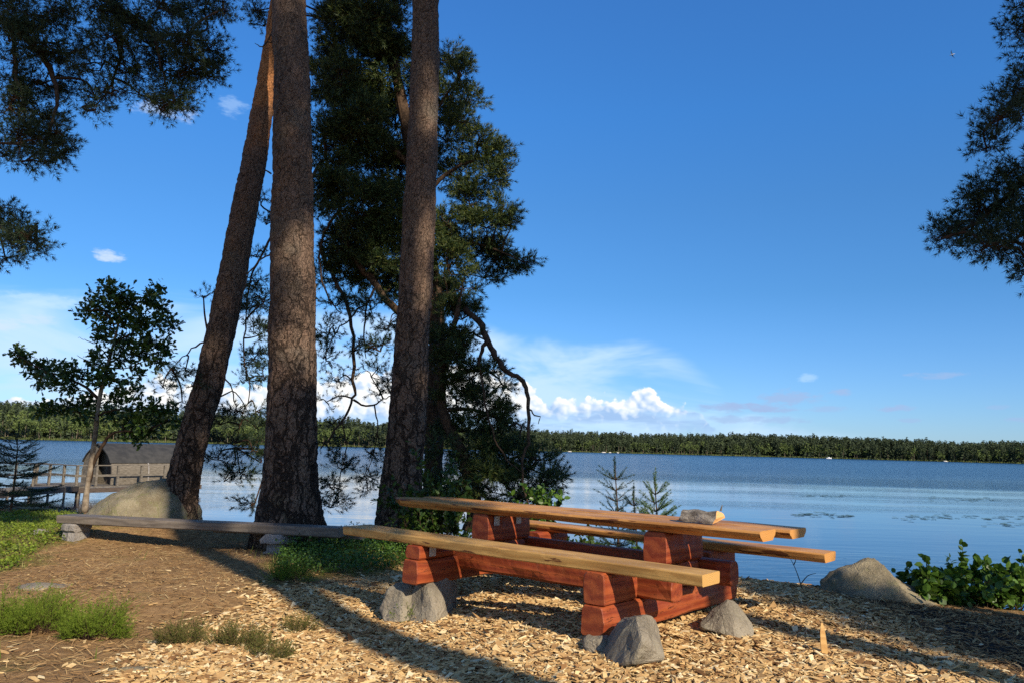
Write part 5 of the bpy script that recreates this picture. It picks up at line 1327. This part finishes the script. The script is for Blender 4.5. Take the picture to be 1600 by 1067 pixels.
# ------------------------------------------------------------------ far shore
FX = np.array([-500, -200, 0, 250, 430, 600, 850, 1000, 1200, 1330, 1500, 1600, 1900, 2300.0])
FD = np.array([330, 400, 470, 540, 600, 660, 760, 780, 800, 780, 730, 700, 640, 560.0])
FTOP = np.array([600, 615, 630, 645, 652, 660, 672, 677, 678, 682, 690, 689, 690, 690.0])   # tree line in the photo, for the heights
def build_far():
    px = np.linspace(-500, 2300, 140); d = np.interp(px, FX, FD)
    shore = np.array([atY(x, 700, q)[:2] for x, q in zip(px, d)])
    rows = []
    for back, h in ((-3, -1.0), (0, .25), (6, .9), (25, 2.2), (60, 4.5), (120, 7), (260, 9), (300, -20)):
        k = 1 + back / d
        left = np.interp(px, [-500, 0, 500, 900], [1.5, 1.5, 1.1, .8])
        rows.append(np.column_stack([shore * k[:, None], WATER + h * np.where(h > 0, left, 1) + .2 * np.sin(px * .05)]))
    V = np.array(rows); n, k = V.shape[:2]
    i, j = np.meshgrid(np.arange(n - 1), np.arange(k - 1), indexing='ij'); i = i.ravel(); j = j.ravel()
    Q = np.stack([i * k + j, i * k + j + 1, (i + 1) * k + j + 1, (i + 1) * k + j], 1)
    o = mesh_np('far_shore', V.reshape(-1, 3), Q, mat_simple_noise('far_bank', (0.05, 0.065, 0.02), (0.10, 0.12, 0.04), .08, .95, .1, 0), smooth=True)
    tag(o, 'low wooded far shore of the lake', 'shore', kind='structure')
    # tree templates made of many small leafy faces
    rg = np.random.default_rng(11)
    def conifer(seed, slim):
        r = np.random.default_rng(seed); n = 130; t = r.uniform(0, 1, n) ** .8
        rad = slim * (1 - t) ** .85 * (.55 + .45 * np.abs(np.sin(t * 24 + seed))) + .012
        a = r.uniform(0, 2 * PI, n); q = np.sqrt(r.uniform(.25, 1, n))
        p = np.stack([np.cos(a) * rad * q, np.sin(a) * rad * q, .08 + .92 * t], 1)
        out = np.stack([np.cos(a), np.sin(a), -.35 + .9 * t], 1)
        s = (.036 + .062 * (1 - t)) * r.uniform(.7, 1.3, n)
        sd = np.cross(out, r.normal(size=(n, 3))); sd /= np.linalg.norm(sd, axis=1)[:, None]
        V = np.stack([p - sd * s[:, None] * .5, p + sd * s[:, None] * .5, p + out * s[:, None] * 1.3], 1).reshape(-1, 3)
        return V, np.arange(n * 3).reshape(-1, 3)
    def round_(seed, wd):
        r = np.random.default_rng(seed); n = 150
        cl = r.normal(size=(9, 3)) * [wd * .5, wd * .5, .17] + [0, 0, .62]; k = r.integers(0, 9, n)
        p = cl[k] + vrand(n, r) * .11; p[:, 2] = np.clip(p[:, 2], .12, 1)
        out = vrand(n, r); s = r.uniform(.04, .085, n)
        sd = np.cross(out, r.normal(size=(n, 3))); sd /= np.linalg.norm(sd, axis=1)[:, None]
        V = np.stack([p - sd * s[:, None] * .6, p + sd * s[:, None] * .6, p + out * s[:, None]], 1).reshape(-1, 3)
        return V, np.arange(n * 3).reshape(-1, 3)
    tc = [conifer(k, .10 + .022 * (k % 4)) for k in range(7)] + [round_(70 + k, .16) for k in range(3)]
    tb_ = [round_(40 + k, .26 + .04 * k) for k in range(5)]
    for part, lo, hi, lab in (('left', -300, 560, 'mixed green forest on the nearer left part of the far shore'), ('right', 560, 1900, 'dark conifer forest lining the far shore on the right')):
        con = MB(); bro = MB(); tr = MB()
        N = 1900 if part == 'left' else 3600
        u = rg.uniform(lo, hi, N); back = rg.uniform(0, 1, N) ** 1.4 * (150 if part == 'left' else 70)
        order = np.argsort(-back)
        topy = np.interp(u, FX, FTOP); dd = np.interp(u, FX, FD)
        for i in order:
            g = atY(u[i], 700, dd[i])[:2] * (1 + (back[i] + 2) / dd[i])
            hz = WATER + np.interp(back[i], [0, 6, 25, 60, 120, 260], [.25, .9, 2.2, 4.5, 7, 9]) * (1.3 if part == 'left' else .8)
            hh = (atY(u[i], topy[i], dd[i])[2] - WATER - 1.0) * rg.uniform(.80, 1.03) * (1.0 if back[i] > 12 else rg.uniform(.55, 1.0))
            if rg.uniform() < .04: hh *= 1.12
            pb = .55 if part == 'left' else .10
            if back[i] < 9: pb = min(.9, pb + .2)
            br = rg.uniform() < pb
            if br: hh *= .82
            V, F = (tb_ if br else tc)[rg.integers(0, 5 if br else 10)]
            (bro if br else con).add(V @ rotz(rg.uniform(0, 6)).T * np.array([hh * rg.uniform(.8, 1.3), hh, hh]) + [g[0], g[1], hz - .3], F)
            if back[i] < 14 and rg.uniform() < .5: tr.addm(*tube(np.array([(g[0], g[1], hz - .5), (g[0] + rg.normal() * .2, g[1], hz + hh * .55)]), [.22, .12], 4, False))
        Vc = np.concatenate(con.V); Fc = np.concatenate(con.F[3]); Vb = np.concatenate(bro.V); Fb = np.concatenate(bro.F[3]) + len(Vc)
        Vt = np.concatenate(tr.V); Ft = np.concatenate(tr.F[4]) + len(Vc) + len(Vb)
        mi = np.concatenate([np.zeros(len(Fc), int), np.ones(len(Fb), int), np.full(len(Ft), 2)])
        o = mesh_np('forest', np.concatenate([Vc, Vb, Vt]), [np.concatenate([Fc, Fb]), Ft], [M['conifer'], M['broadleaf'], M['sapling_bark']], midx=mi)
        tag(o, lab, 'forest', kind='stuff')
    # reeds along the water
    N = 5200; u = rg.uniform(-300, 1900, N); dd = np.interp(u, FX, FD); g = np.array([atY(a, 700, b_)[:2] for a, b_ in zip(u, dd)]) * (1 + (rg.uniform(-2.5, 3, N)) / dd)[:, None]
    pos = np.column_stack([g, np.full(N, WATER)])
    mb = MB(); mb.addm(*blades(pos, updirs(N, .25), rg.uniform(.8, 2.0, N), rg.uniform(.6, 1.4, N)))
    tag(mb.build('reeds', M['reed']), 'pale green reeds along the water line of the far shore', 'reeds', kind='stuff')
    for k, (x, w, lab) in enumerate(((890, 4.5, 'leftmost pale rock on the far shore line, right of the dark pine'), (943, 4.2, 'pale rock on the far shore, left one of a close pair'), (953, 3.0, 'pale rock on the far shore, right one of a close pair'), (965, 2.6, 'small pale rock on the far shore just right of the close pair'), (1476, 4.0, 'pale flat rock at the far shore near the right edge'))):
        d = np.interp(x, FX, FD) - 4; p = atY(x, 700, d)
        boulder('shore_rock', (p[0], p[1], WATER + .1), (w * .5, 1.5, .75), lab, M['palestone'], 30 + k, .3, sub=3, group='pale rocks on the far shore')
build_far()

# small white motor boat
p = atY(1295, 718, 700); bx, by = p[0], p[1]
root = empty('motor_boat', (bx, by, WATER), 'small white motor boat on the blue water near the far shore', 'boat'); root.rotation_euler = (0, 0, .25)
n, k = 12, 7; V = []
for i in range(n):
    t = i / (n - 1); hw = 1.1 * (1 - max(0, (t - .45) / .55) ** 2.2) + .02
    for j in range(k):
        s = j / (k - 1) * 2 - 1
        V.append((t * 6 - 3 + (.35 * (1 - abs(s)) * 0), hw * s * (1 - .0 * t), -.2 + (1.0 + .35 * t) * abs(s) ** 3))
V = np.array(V); i, j = np.meshgrid(np.arange(n - 1), np.arange(k - 1), indexing='ij'); i = i.ravel(); j = j.ravel()
Q = np.stack([i * k + j, i * k + j + 1, (i + 1) * k + j + 1, (i + 1) * k + j], 1)
e = np.arange(n - 1); deck = np.stack([e * k, e * k + k - 1, (e + 1) * k + k - 1, (e + 1) * k], 1)
mesh_np('hull', V, [Q, deck, np.arange(k)[None]], M['white'], root)
mb = MB()
cv = np.array([(-.6, -.7, .8), (.9, -.6, .85), (.9, .6, .85), (-.6, .7, .8), (-.5, -.55, 1.55), (.35, -.5, 1.55), (.35, .5, 1.55), (-.5, .55, 1.55)])
mb.add(cv, [[0, 1, 5, 4], [1, 2, 6, 5], [2, 3, 7, 6], [3, 0, 4, 7], [4, 5, 6, 7]]); mb.build('cabin', M['white'], root)
mb = MB(); mb.add(np.array([(.96, -.52, .95), (.96, .52, .95), (.50, .45, 1.45), (.50, -.45, 1.45)]), [[0, 1, 2, 3]]); mb.build('windscreen', M['window'], root)
mb = MB(); box(mb, (-3.15, 0, .5), (.35, .4, .8)); mb.build('outboard_motor', M['felt'], root)

# gull in the sky
def gull(p, s, label, bank, yaw):
    root = empty('gull', p, label, 'bird'); root.rotation_euler = (bank, 0.1, yaw)
    mb = MB(); mb.addm(*tube(catmull([(-.32, 0, .0), (-.18, 0, 0), (0, 0, 0), (.16, 0, .02), (.26, 0, .04), (.32, 0, .035)], 20) * s, catmull(np.array([[.012], [.05], [.075], [.06], [.045], [.012]]), 20)[:, 0] * s, 10))
    mb.build('body', M['feather'], root, True)
    for sg in (-1, 1):
        V = []; top = catmull([(0, .05 * sg, .03), (.06, .28 * sg, .16), (.0, .50 * sg, .13), (-.16, .72 * sg, .04)], 10)
        ch = np.linspace(.17, .02, 10)
        for q, c in zip(top, ch): V += [q + [c * .4, 0, .0], q + [0, 0, .014 * c / .17], q + [-c * .6, 0, -.01], q + [0, 0, -.006]]
        V = np.array(V) * s; i, j = np.meshgrid(np.arange(9), np.arange(4), indexing='ij'); i = i.ravel(); j = j.ravel(); jj = (j + 1) % 4
        mesh_np('wing', V, [np.stack([i * 4 + j, i * 4 + jj, (i + 1) * 4 + jj, (i + 1) * 4 + j], 1), np.array([[0, 1, 2, 3], [36, 37, 38, 39]])], M['feather_grey'], root)
    mb = MB(); mb.addm(*tube(np.array([(.31, 0, .036), (.38, 0, .028)]) * s, np.array([.012, .003]) * s, 6)); mb.build('beak', M['beak'], root)
gull(tuple(atY(1488, 86, 95)), 1.0, 'small white gull flying high in the blue sky', .5, 2.4)

# lily pads
def lilies(name, pts, n, label, seed):
    rg = np.random.default_rng(seed); k = 9; a = np.linspace(.25, 2 * PI - .25, k)
    Vt = np.vstack([[0, 0, 0], np.stack([np.cos(a), np.sin(a), .03 * np.sin(3 * a)], 1)]); Ft = np.array([[0, i, i + 1] for i in range(1, k)])
    V = []; F = []; mb = MB()
    for q in range(n):
        x, y, rx, ry = pts[rg.integers(len(pts))]
        p = atZ(x + rg.normal() * rx, y + rg.normal() * ry, WATER)
        s = rg.uniform(.09, .17) * (p[1] / 28) ** .5
        mb.add(Vt @ rotz(rg.uniform(0, 6)).T * s + [p[0], p[1], WATER + .012 + rg.uniform(0, .03)], Ft)
    tag(mb.build(name, M['lily']), label, 'lily pads', kind='stuff')
lilies('lily_pads', [(1270, 774, 22, .8), (1300, 775, 14, .8), (1260, 803, 16, 1.2), (1290, 805, 18, 1.5), (1325, 806, 10, 1)], 80, 'scattered lily pads on the calm water behind the picnic table end', 1)
lilies('lily_pads', [(1500, 778, 40, 2), (1530, 781, 14, 1), (1560, 808, 30, 3), (1500, 805, 40, 2), (1450, 808, 30, 2), (1580, 820, 20, 2)], 110, 'streaks of lily pads on the water near the right edge', 2)

# ------------------------------------------------------------------ floating sauna cabin and its jetty
def build_cabin():
    d0 = 37.0; zd = -1.06
    A = atZ(172, 757, zd); A = np.array([A[0], A[1], zd])
    ang = math.radians(57)
    root = empty('sauna_cabin', A, 'grey wooden floating sauna cabin with a pointed arch front and dark felt roof', 'cabin'); root.rotation_euler = (0, 0, ang)
    # local: x along the ridge, y across (0 = near side), z up
    Wd, Ht, Ln = 2.7, 1.95, 4.4
    def arch(s, k=13):       # gothic profile from the near foot over the ridge to the far foot
        a = np.linspace(0, 1, k); y = Wd / 2 * (1 - (a ** 2.6)) * s * (1 + .04 * np.sin(a * PI)); z = Ht * s * (a ** .74)
        L_ = np.stack([-y, z], 1); R_ = np.stack([y, z], 1)[::-1][1:]
        return np.vstack([L_, R_]) + [Wd / 2, 0]
    def shell(name, x0, x1, so, si, lo, hi, mat):
        o_, i_ = arch(so), arch(si); i_ = i_ + [0, 0]
        q = slice(lo, hi); o_, i_ = o_[q], i_[q]; k = len(o_)
        V = np.array([(x, y, z) for x in (x0, x1) for ar in (o_, i_) for y, z in ar]); F = []
        for j in range(k - 1):
            F += [[j, j + 1, 2 * k + j + 1, 2 * k + j], [k + j, 3 * k + j, 3 * k + j + 1, k + j + 1], [j, k + j, k + j + 1, j + 1], [2 * k + j, 2 * k + j + 1, 3 * k + j + 1, 3 * k + j]]
        F += [[0, 2 * k, 3 * k, k], [k - 1, 2 * k - 1, 4 * k - 1, 3 * k - 1]]
        mb = MB(); mb.add(V, F); return mb.build(name, mat, root)
    shell('wall', 0.02, Ln - .02, 1.0, .95, 0, 25, M['greywood'])
    shell('roof', -.06, Ln + .06, 1.03, 1.004, 5, 20, M['felt'])
    ar = arch(.95)
    mb = MB(); V = np.array([(.55, y, z) for y, z in ar]); V2 = V + [.06, 0, 0]
    mb.addm(np.vstack([V, V2]), [np.arange(25)[None], (25 + np.arange(25)[::-1])[None]]); mb.build('front_wall', M['greywood'], root)
    mb = MB(); V = np.array([(Ln - .5, y, z) for y, z in ar]); mb.addm(np.vstack([V, V + [.06, 0, 0]]), [np.arange(25)[None], (25 + np.arange(25)[::-1])[None]]); mb.build('back_wall', M['greywood'], root)
    dr = MB(); box(dr, (.52, .95, .85), (.05, .62, 1.6)); door = dr.build('door', M['darkwood'], root)
    h = MB(); box(h, (.47, .72, .9), (.05, .05, .25)); h.build('handle', M['steel'], door)
    w = MB(); box(w, (.492, .95, 1.25), (.014, .3, .4)); w.build('window', M['window'], door)
    pa = ar[ar[:, 0] > Wd * .52]; pa = np.vstack([[(Wd * .52, Ht * .94)], pa, [(Wd * .52, 0)]]); k = len(pa)
    f = MB(); V = np.array([(.03, y, z) for y, z in pa]); f.addm(np.vstack([V, V + [.06, 0, 0]]), [np.arange(k)[None], (k + np.arange(k)[::-1])[None], np.array([[j, (j + 1) % k, k + (j + 1) % k, k + j] for j in range(k)])]); f.build('front_screen', M['greywood'], root)
    for x in (1.9, 3.2):
        mb = MB(); aa = arch(1.012)[:6]; b2 = arch(1.03)[:6]; k = 6
        V = np.array([(x + s, y, z) for s in (0, .07) for a_ in (aa, b2) for y, z in a_]); F = []
        for j in range(k - 1): F += [[j, j + 1, 2 * k + j + 1, 2 * k + j], [k + j, 3 * k + j, 3 * k + j + 1, k + j + 1], [j, k + j, k + j + 1, j + 1], [2 * k + j, 2 * k + j + 1, 3 * k + j + 1, 3 * k + j]]
        mb.add(V, F); mb.build('hoop', M['limestone'], root)
    # the floating deck
    pr = empty('floating_deck', A, 'grey plank deck floating under the sauna cabin', 'deck'); pr.rotation_euler = (0, 0, ang)
    mb = MB()
    for k in range(28): box(mb, (-2.15 + k * .235, 1.0, -.03), (.225, 3.9, .05))
    mb.build('deck_boards', M['greywood'], pr)
    mb = MB(); box(mb, (1.08, -.96, -.17), (6.66, .06, .22)); box(mb, (-2.24, 1.0, -.17), (.06, 3.9, .22)); box(mb, (4.38, 1.0, -.17), (.06, 3.9, .22)); mb.build('fascia', M['darkwood'], pr)
    for x, y in ((4.2, -.7), (-1.9, -.7), (2, -.7)):
        mb = MB(); mb.addm(*tube(np.array([(x, y, -1.3), (x, y, -.1)]), [.11, .11], 10)); mb.build('float_post', M['darkwood'], pr)
    # railing
    rr = empty('railing', A, 'grey wooden railing around the deck of the sauna cabin', 'railing'); rr.rotation_euler = (0, 0, ang)
    def post(x, y, h=.95):
        mb = MB(); box(mb, (x, y, h / 2 - .003), (.10, .10, h)); mb.build('post', M['greywood'], rr)
    for x in (-2.1, -1.2, -.15, 1.05, 2.3, 3.4, 4.3): post(x, -.85)
    for y in (.3, 1.6, 2.8): post(-2.1, y)
    mb = MB(); box(mb, (1.10, -.85, .975), (6.6, .13, .045)); box(mb, (-2.1, 1.0, .97), (.13, 3.6, .04)); mb.build('top_rail', M['greywood'], rr)
    mb = MB(); box(mb, (1.10, -.85, .5), (6.6, .035, .10)); box(mb, (-2.1, 1.0, .5), (.035, 3.6, .10)); mb.build('middle_rail', M['greywood'], rr)
    # the walkway from the shore
    G = atZ(40, 782, -.75); S_ = np.array([A[0] - 2.2 * math.cos(ang), A[1] - 2.2 * math.sin(ang) + .5, zd]); E = np.array([-17.4, 25.5, -.62])
    v = S_ - E; L = np.linalg.norm(v); an = math.atan2(v[1], v[0]); sl = -math.asin(v[2] / L)
    jr = empty('jetty', E, 'narrow plank jetty leading from the bank to the floating sauna', 'jetty'); jr.rotation_euler = (0, sl, an)
    mb = MB()
    for k in range(int(L / .2)): box(mb, (.1 + k * .2, 0, 0), (.185, 1.3, .05))
    mb.build('deck_boards', M['greywood'], jr)
    mb = MB(); box(mb, (L / 2, -.6, -.13), (L, .08, .2)); box(mb, (L / 2, .6, -.13), (L, .08, .2)); mb.build('bearer', M['darkwood'], jr)
    for k, x in enumerate(np.arange(1.2, L, 2.4)):
        for y in (-.62, .62):
            mb = MB(); mb.addm(*tube(np.array([(x, y, -1.2), (x, y, .95 if y > 0 else .04)]), [.05, .05], 8)); mb.build('post', M['greywood'], jr)
    mb = MB(); box(mb, (L / 2 + .3, .62, .97), (L - 1.0, .09, .05)); box(mb, (L / 2 + .3, .62, .5), (L - 1.0, .03, .09)); mb.build('handrail', M['greywood'], jr)
build_cabin()

# ------------------------------------------------------------------ sky, sun, camera
SUN_EL = math.radians(32.5); SUN_AZ = math.atan2(0.55, -0.84)
def build_world():
    w = bpy.data.worlds.new('World'); scene.world = w; w.use_nodes = True
    nt = NT(w.node_tree); bg = w.node_tree.nodes['Background']
    sky = nt.n('ShaderNodeTexSky', sky_type='NISHITA', sun_disc=False, sun_elevation=SUN_EL, sun_rotation=SUN_AZ, altitude=100, air_density=1.0, dust_density=0.25, ozone_density=3.5)
    d = nt.coord('Generated')
    s = nt.n('ShaderNodeSeparateXYZ', {0: d})
    x, y, z = s.outputs[0], s.outputs[1], s.outputs[2]
    az = nt.math('ARCTAN2', x, y)
    hyp = nt.math('SQRT', nt.math('ADD', nt.math('MULTIPLY', x, x), nt.math('MULTIPLY', y, y)))
    el = nt.math('DIVIDE', z, nt.math('MAXIMUM', hyp, 0.02))
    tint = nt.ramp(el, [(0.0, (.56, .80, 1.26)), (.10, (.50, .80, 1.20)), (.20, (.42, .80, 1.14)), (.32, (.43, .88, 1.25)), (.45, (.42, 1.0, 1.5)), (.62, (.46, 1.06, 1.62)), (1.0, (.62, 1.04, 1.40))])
    col = nt.mix(1.0, sky.outputs[0], tint, 'MULTIPLY')
    col = nt.n('ShaderNodeHueSaturation', {'Saturation': 1.0, 'Value': 1.0, 'Hue': SKY_HUE, 'Color': col}).outputs[0]
    # position of a photo point in (azimuth, tan elevation)
    def ae(px, py):
        v = ray(px, py); return math.atan2(v[0], v[1]), v[2] / math.hypot(v[0], v[1])
    A0, A1 = -1.0, 1.0
    def curve(pts, scale):
        """height of a cloud edge along the azimuth, from photo points"""
        st = []
        for px, py in pts:
            a, e = ae(px, py); st.append(((a - A0) / (A1 - A0), max(0, e / scale)))
        st.sort()
        f = nt.maprange(az, A0, A1, 0, 1)
        c = nt.ramp(f, [(p, (v, v, v)) for p, v in st], 'B_SPLINE' if len(st) > 6 else 'LINEAR')
        return nt.math('MULTIPLY', nt.n('ShaderNodeSeparateColor', {0: c}).outputs[0], scale)
    cv = nt.n('ShaderNodeCombineXYZ', {0: az, 1: el, 2: 0.0}).outputs[0]
    # veil of high cloud
    vn = nt.noise(nt.mapping(cv, (5.0, 16.0, 1), loc=(1.3, 2.2, 0), rot=(0, 0, .12)), 1.0, 4, 0.6, .6)
    vtop = curve([(-600, 520), (-200, 455), (0, 438), (120, 448), (250, 440), (420, 470), (600, 480), (740, 492), (800, 515), (900, 525), (1000, 528), (1060, 545), (1105, 568), (1150, 620), (1300, 660), (1500, 690)], .5)
    veil = nt.math('MULTIPLY', nt.smooth(nt.math('SUBTRACT', nt.math('ADD', vtop, nt.math('MULTIPLY', nt.math('SUBTRACT', vn, .5), .05)), el), 0.0, .03), nt.smooth(vn, .28, .66))
    veil = nt.math('MULTIPLY', veil, .85)
    col = nt.mix(veil, col, CL_VEIL)
    # heaped white clouds
    bn = nt.n('ShaderNodeTexVoronoi', {'Vector': nt.mapping(cv, (1, 1.15, 1)), 'Scale': 34.0, 'Detail': 2.0, 'Roughness': .5}, feature='F1').outputs['Distance']
    warp = nt.noise(cv, 60.0, 4, .6)
    hn = nt.math('ADD', nt.math('MULTIPLY', nt.math('SUBTRACT', .42, bn), .020), nt.math('MULTIPLY', nt.math('SUBTRACT', warp, .5), .022))
    ctop = curve([(-400, 610), (-200, 590), (-60, 606), (10, 600), (40, 606), (110, 612), (150, 598), (200, 578), (232, 572), (300, 600), (360, 590), (420, 598), (520, 575), (600, 560), (700, 550), (770, 558), (800, 575), (840, 600), (862, 622), (885, 610), (905, 618), (925, 607), (955, 612), (980, 614), (992, 588), (1010, 596), (1030, 610), (1060, 618), (1085, 628), (1098, 642), (1125, 672), (1300, 690)], .25)
    hgt = nt.math('SUBTRACT', nt.math('ADD', ctop, hn), el)
    cm = nt.smooth(hgt, -.001, .0045)
    base = curve([(-400, 690), (0, 662), (250, 668), (500, 672), (800, 674), (1000, 664), (1100, 668), (1300, 690)], .25)
    up = nt.math('SUBTRACT', el, nt.math('ADD', base, nt.math('MULTIPLY', nt.math('SUBTRACT', warp, .5), .02)))
    lump = nt.n('ShaderNodeTexVoronoi', {'Vector': nt.mapping(cv, (1, 1.3, 1), loc=(.004, -.006, 0)), 'Scale': 34.0, 'Detail': 1.0, 'Roughness': .5}, feature='F1').outputs['Distance']
    lit = nt.math('ADD', nt.smooth(up, .004, .034), nt.math('MULTIPLY', nt.math('SUBTRACT', lump, bn), 2.0))
    lit = nt.math('ADD', lit, nt.math('MULTIPLY', nt.math('SUBTRACT', warp, .5), .8), clamp=True)
    ccol = nt.ramp(lit, [(0.0, CL_BASE), (.45, CL_MID), (1.0, CL_LIT)])
    low = nt.smooth(up, -.016, .012)
    breaks = nt.smooth(nt.noise(nt.mapping(cv, (9.0, 55.0, 1)), 1.0, 3, .6), .36, .58)
    cm2 = nt.math('MULTIPLY', cm, nt.math('MAXIMUM', nt.smooth(up, .004, .026), nt.math('MULTIPLY', low, breaks)))
    col = nt.mix(nt.math('MULTIPLY', cm2, .95), col, ccol)
    # small flat grey clouds to the right and stray puffs
    def puff(px, py, wpx, hpx, color, amt):
        nonlocal col
        a, e = ae(px, py)
        da = nt.math('DIVIDE', nt.math('SUBTRACT', az, a), wpx / FPX); de = nt.math('DIVIDE', nt.math('SUBTRACT', el, e), hpx / FPX)
        r2 = nt.math('ADD', nt.math('MULTIPLY', da, da), nt.math('MULTIPLY', de, de))
        v = nt.math('ADD', nt.math('SUBTRACT', 1.0, r2), nt.math('MULTIPLY', nt.math('SUBTRACT', pn, .5), 3.2))
        col = nt.mix(nt.math('MULTIPLY', nt.smooth(v, .1, 1.1), amt), col, color)
    pn = nt.noise(nt.mapping(cv, (1, 2.6, 1)), 42.0, 4, .62)
    for a in ((1235, 622, 52, 15, CL_GREY, .75), (1200, 636, 60, 9, CL_GREY, .8), (1150, 637, 70, 10, CL_GREY, .8), (1170, 655, 90, 8, CL_GREY, .6), (1312, 612, 18, 7, CL_GREY, .75), (1398, 638, 34, 6, CL_GREY, .8), (1466, 586, 48, 6, CL_GREY, .6), (1425, 656, 18, 4, CL_GREY, .5), (1262, 590, 18, 7, CL_VEIL, .4), (1290, 640, 40, 6, CL_GREY, .5), (1560, 636, 20, 4, CL_GREY, .4), (1640, 655, 60, 8, CL_GREY, .6),
              (170, 400, 26, 11, CL_PUFF, .8), (255, 172, 52, 18, CL_PUFF, .5), (362, 166, 26, 20, CL_VEIL, .32), (60, 500, 30, 10, CL_PUFF, .5), (0, 505, 34, 12, CL_PUFF, .7), (80, 470, 60, 12, CL_VEIL, .5)):
        puff(*a)
    # open sky behind and overhead has no clouds: a plain branch, mixed by direction
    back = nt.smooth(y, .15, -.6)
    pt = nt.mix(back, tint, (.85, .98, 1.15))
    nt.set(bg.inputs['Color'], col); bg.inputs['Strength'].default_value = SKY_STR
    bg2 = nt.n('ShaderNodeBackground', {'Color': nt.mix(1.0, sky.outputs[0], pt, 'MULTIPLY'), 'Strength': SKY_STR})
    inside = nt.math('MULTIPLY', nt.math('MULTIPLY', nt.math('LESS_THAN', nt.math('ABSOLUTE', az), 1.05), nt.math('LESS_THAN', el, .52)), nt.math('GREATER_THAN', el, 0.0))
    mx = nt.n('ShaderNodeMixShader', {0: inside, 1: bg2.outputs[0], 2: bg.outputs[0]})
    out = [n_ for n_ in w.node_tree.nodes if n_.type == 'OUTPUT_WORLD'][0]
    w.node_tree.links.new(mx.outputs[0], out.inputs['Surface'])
    w.cycles.sampling_method = 'MANUAL'; w.cycles.sample_map_resolution = 256
SKY_STR = 0.096
SKY_SAT, SKY_HUE = 1.15, 0.5
def K(c, s=1.0): return tuple(v / SKY_STR * s for v in c)
CL_VEIL = K((.50, .68, .90)); CL_BASE = K((.30, .46, .72)); CL_MID = K((.56, .66, .80)); CL_LIT = K((.95, .93, .88)); CL_GREY = K((.30, .42, .66)); CL_PUFF = K((.55, .66, .86))
build_world()

sd = bpy.data.lights.new('sun', 'SUN'); sd.energy = 5.0; sd.angle = math.radians(0.53); sd.color = (1.0, 0.87, 0.68)
so = bpy.data.objects.new('sun', sd); COL.objects.link(so)
sv = Vector((math.sin(SUN_AZ) * math.cos(SUN_EL), math.cos(SUN_AZ) * math.cos(SUN_EL), math.sin(SUN_EL)))
so.rotation_euler = sv.to_track_quat('Z', 'Y').to_euler()
so.location = (6, -8, 14)

cam = bpy.data.cameras.new('camera'); cam.sensor_width = 36; cam.lens = 36 * FPX / 1600; cam.clip_end = 6000; cam.clip_start = 0.05
co = bpy.data.objects.new('camera', cam); COL.objects.link(co)
Rm = Matrix((tuple(_R), tuple(_U), tuple(-_f))).transposed()
co.matrix_world = Matrix.Translation((0, 0, CAMZ)) @ Rm.to_4x4()
scene.camera = co
scene.view_settings.view_transform = 'Standard'; scene.view_settings.look = 'None'; scene.view_settings.gamma = 1.0
scene.view_settings.exposure = 0.34
scene.cycles.use_denoising = False
scene.cycles.max_bounces = 5; scene.cycles.diffuse_bounces = 2; scene.cycles.transparent_max_bounces = 4
scene.cycles.caustics_reflective = False; scene.cycles.caustics_refractive = False
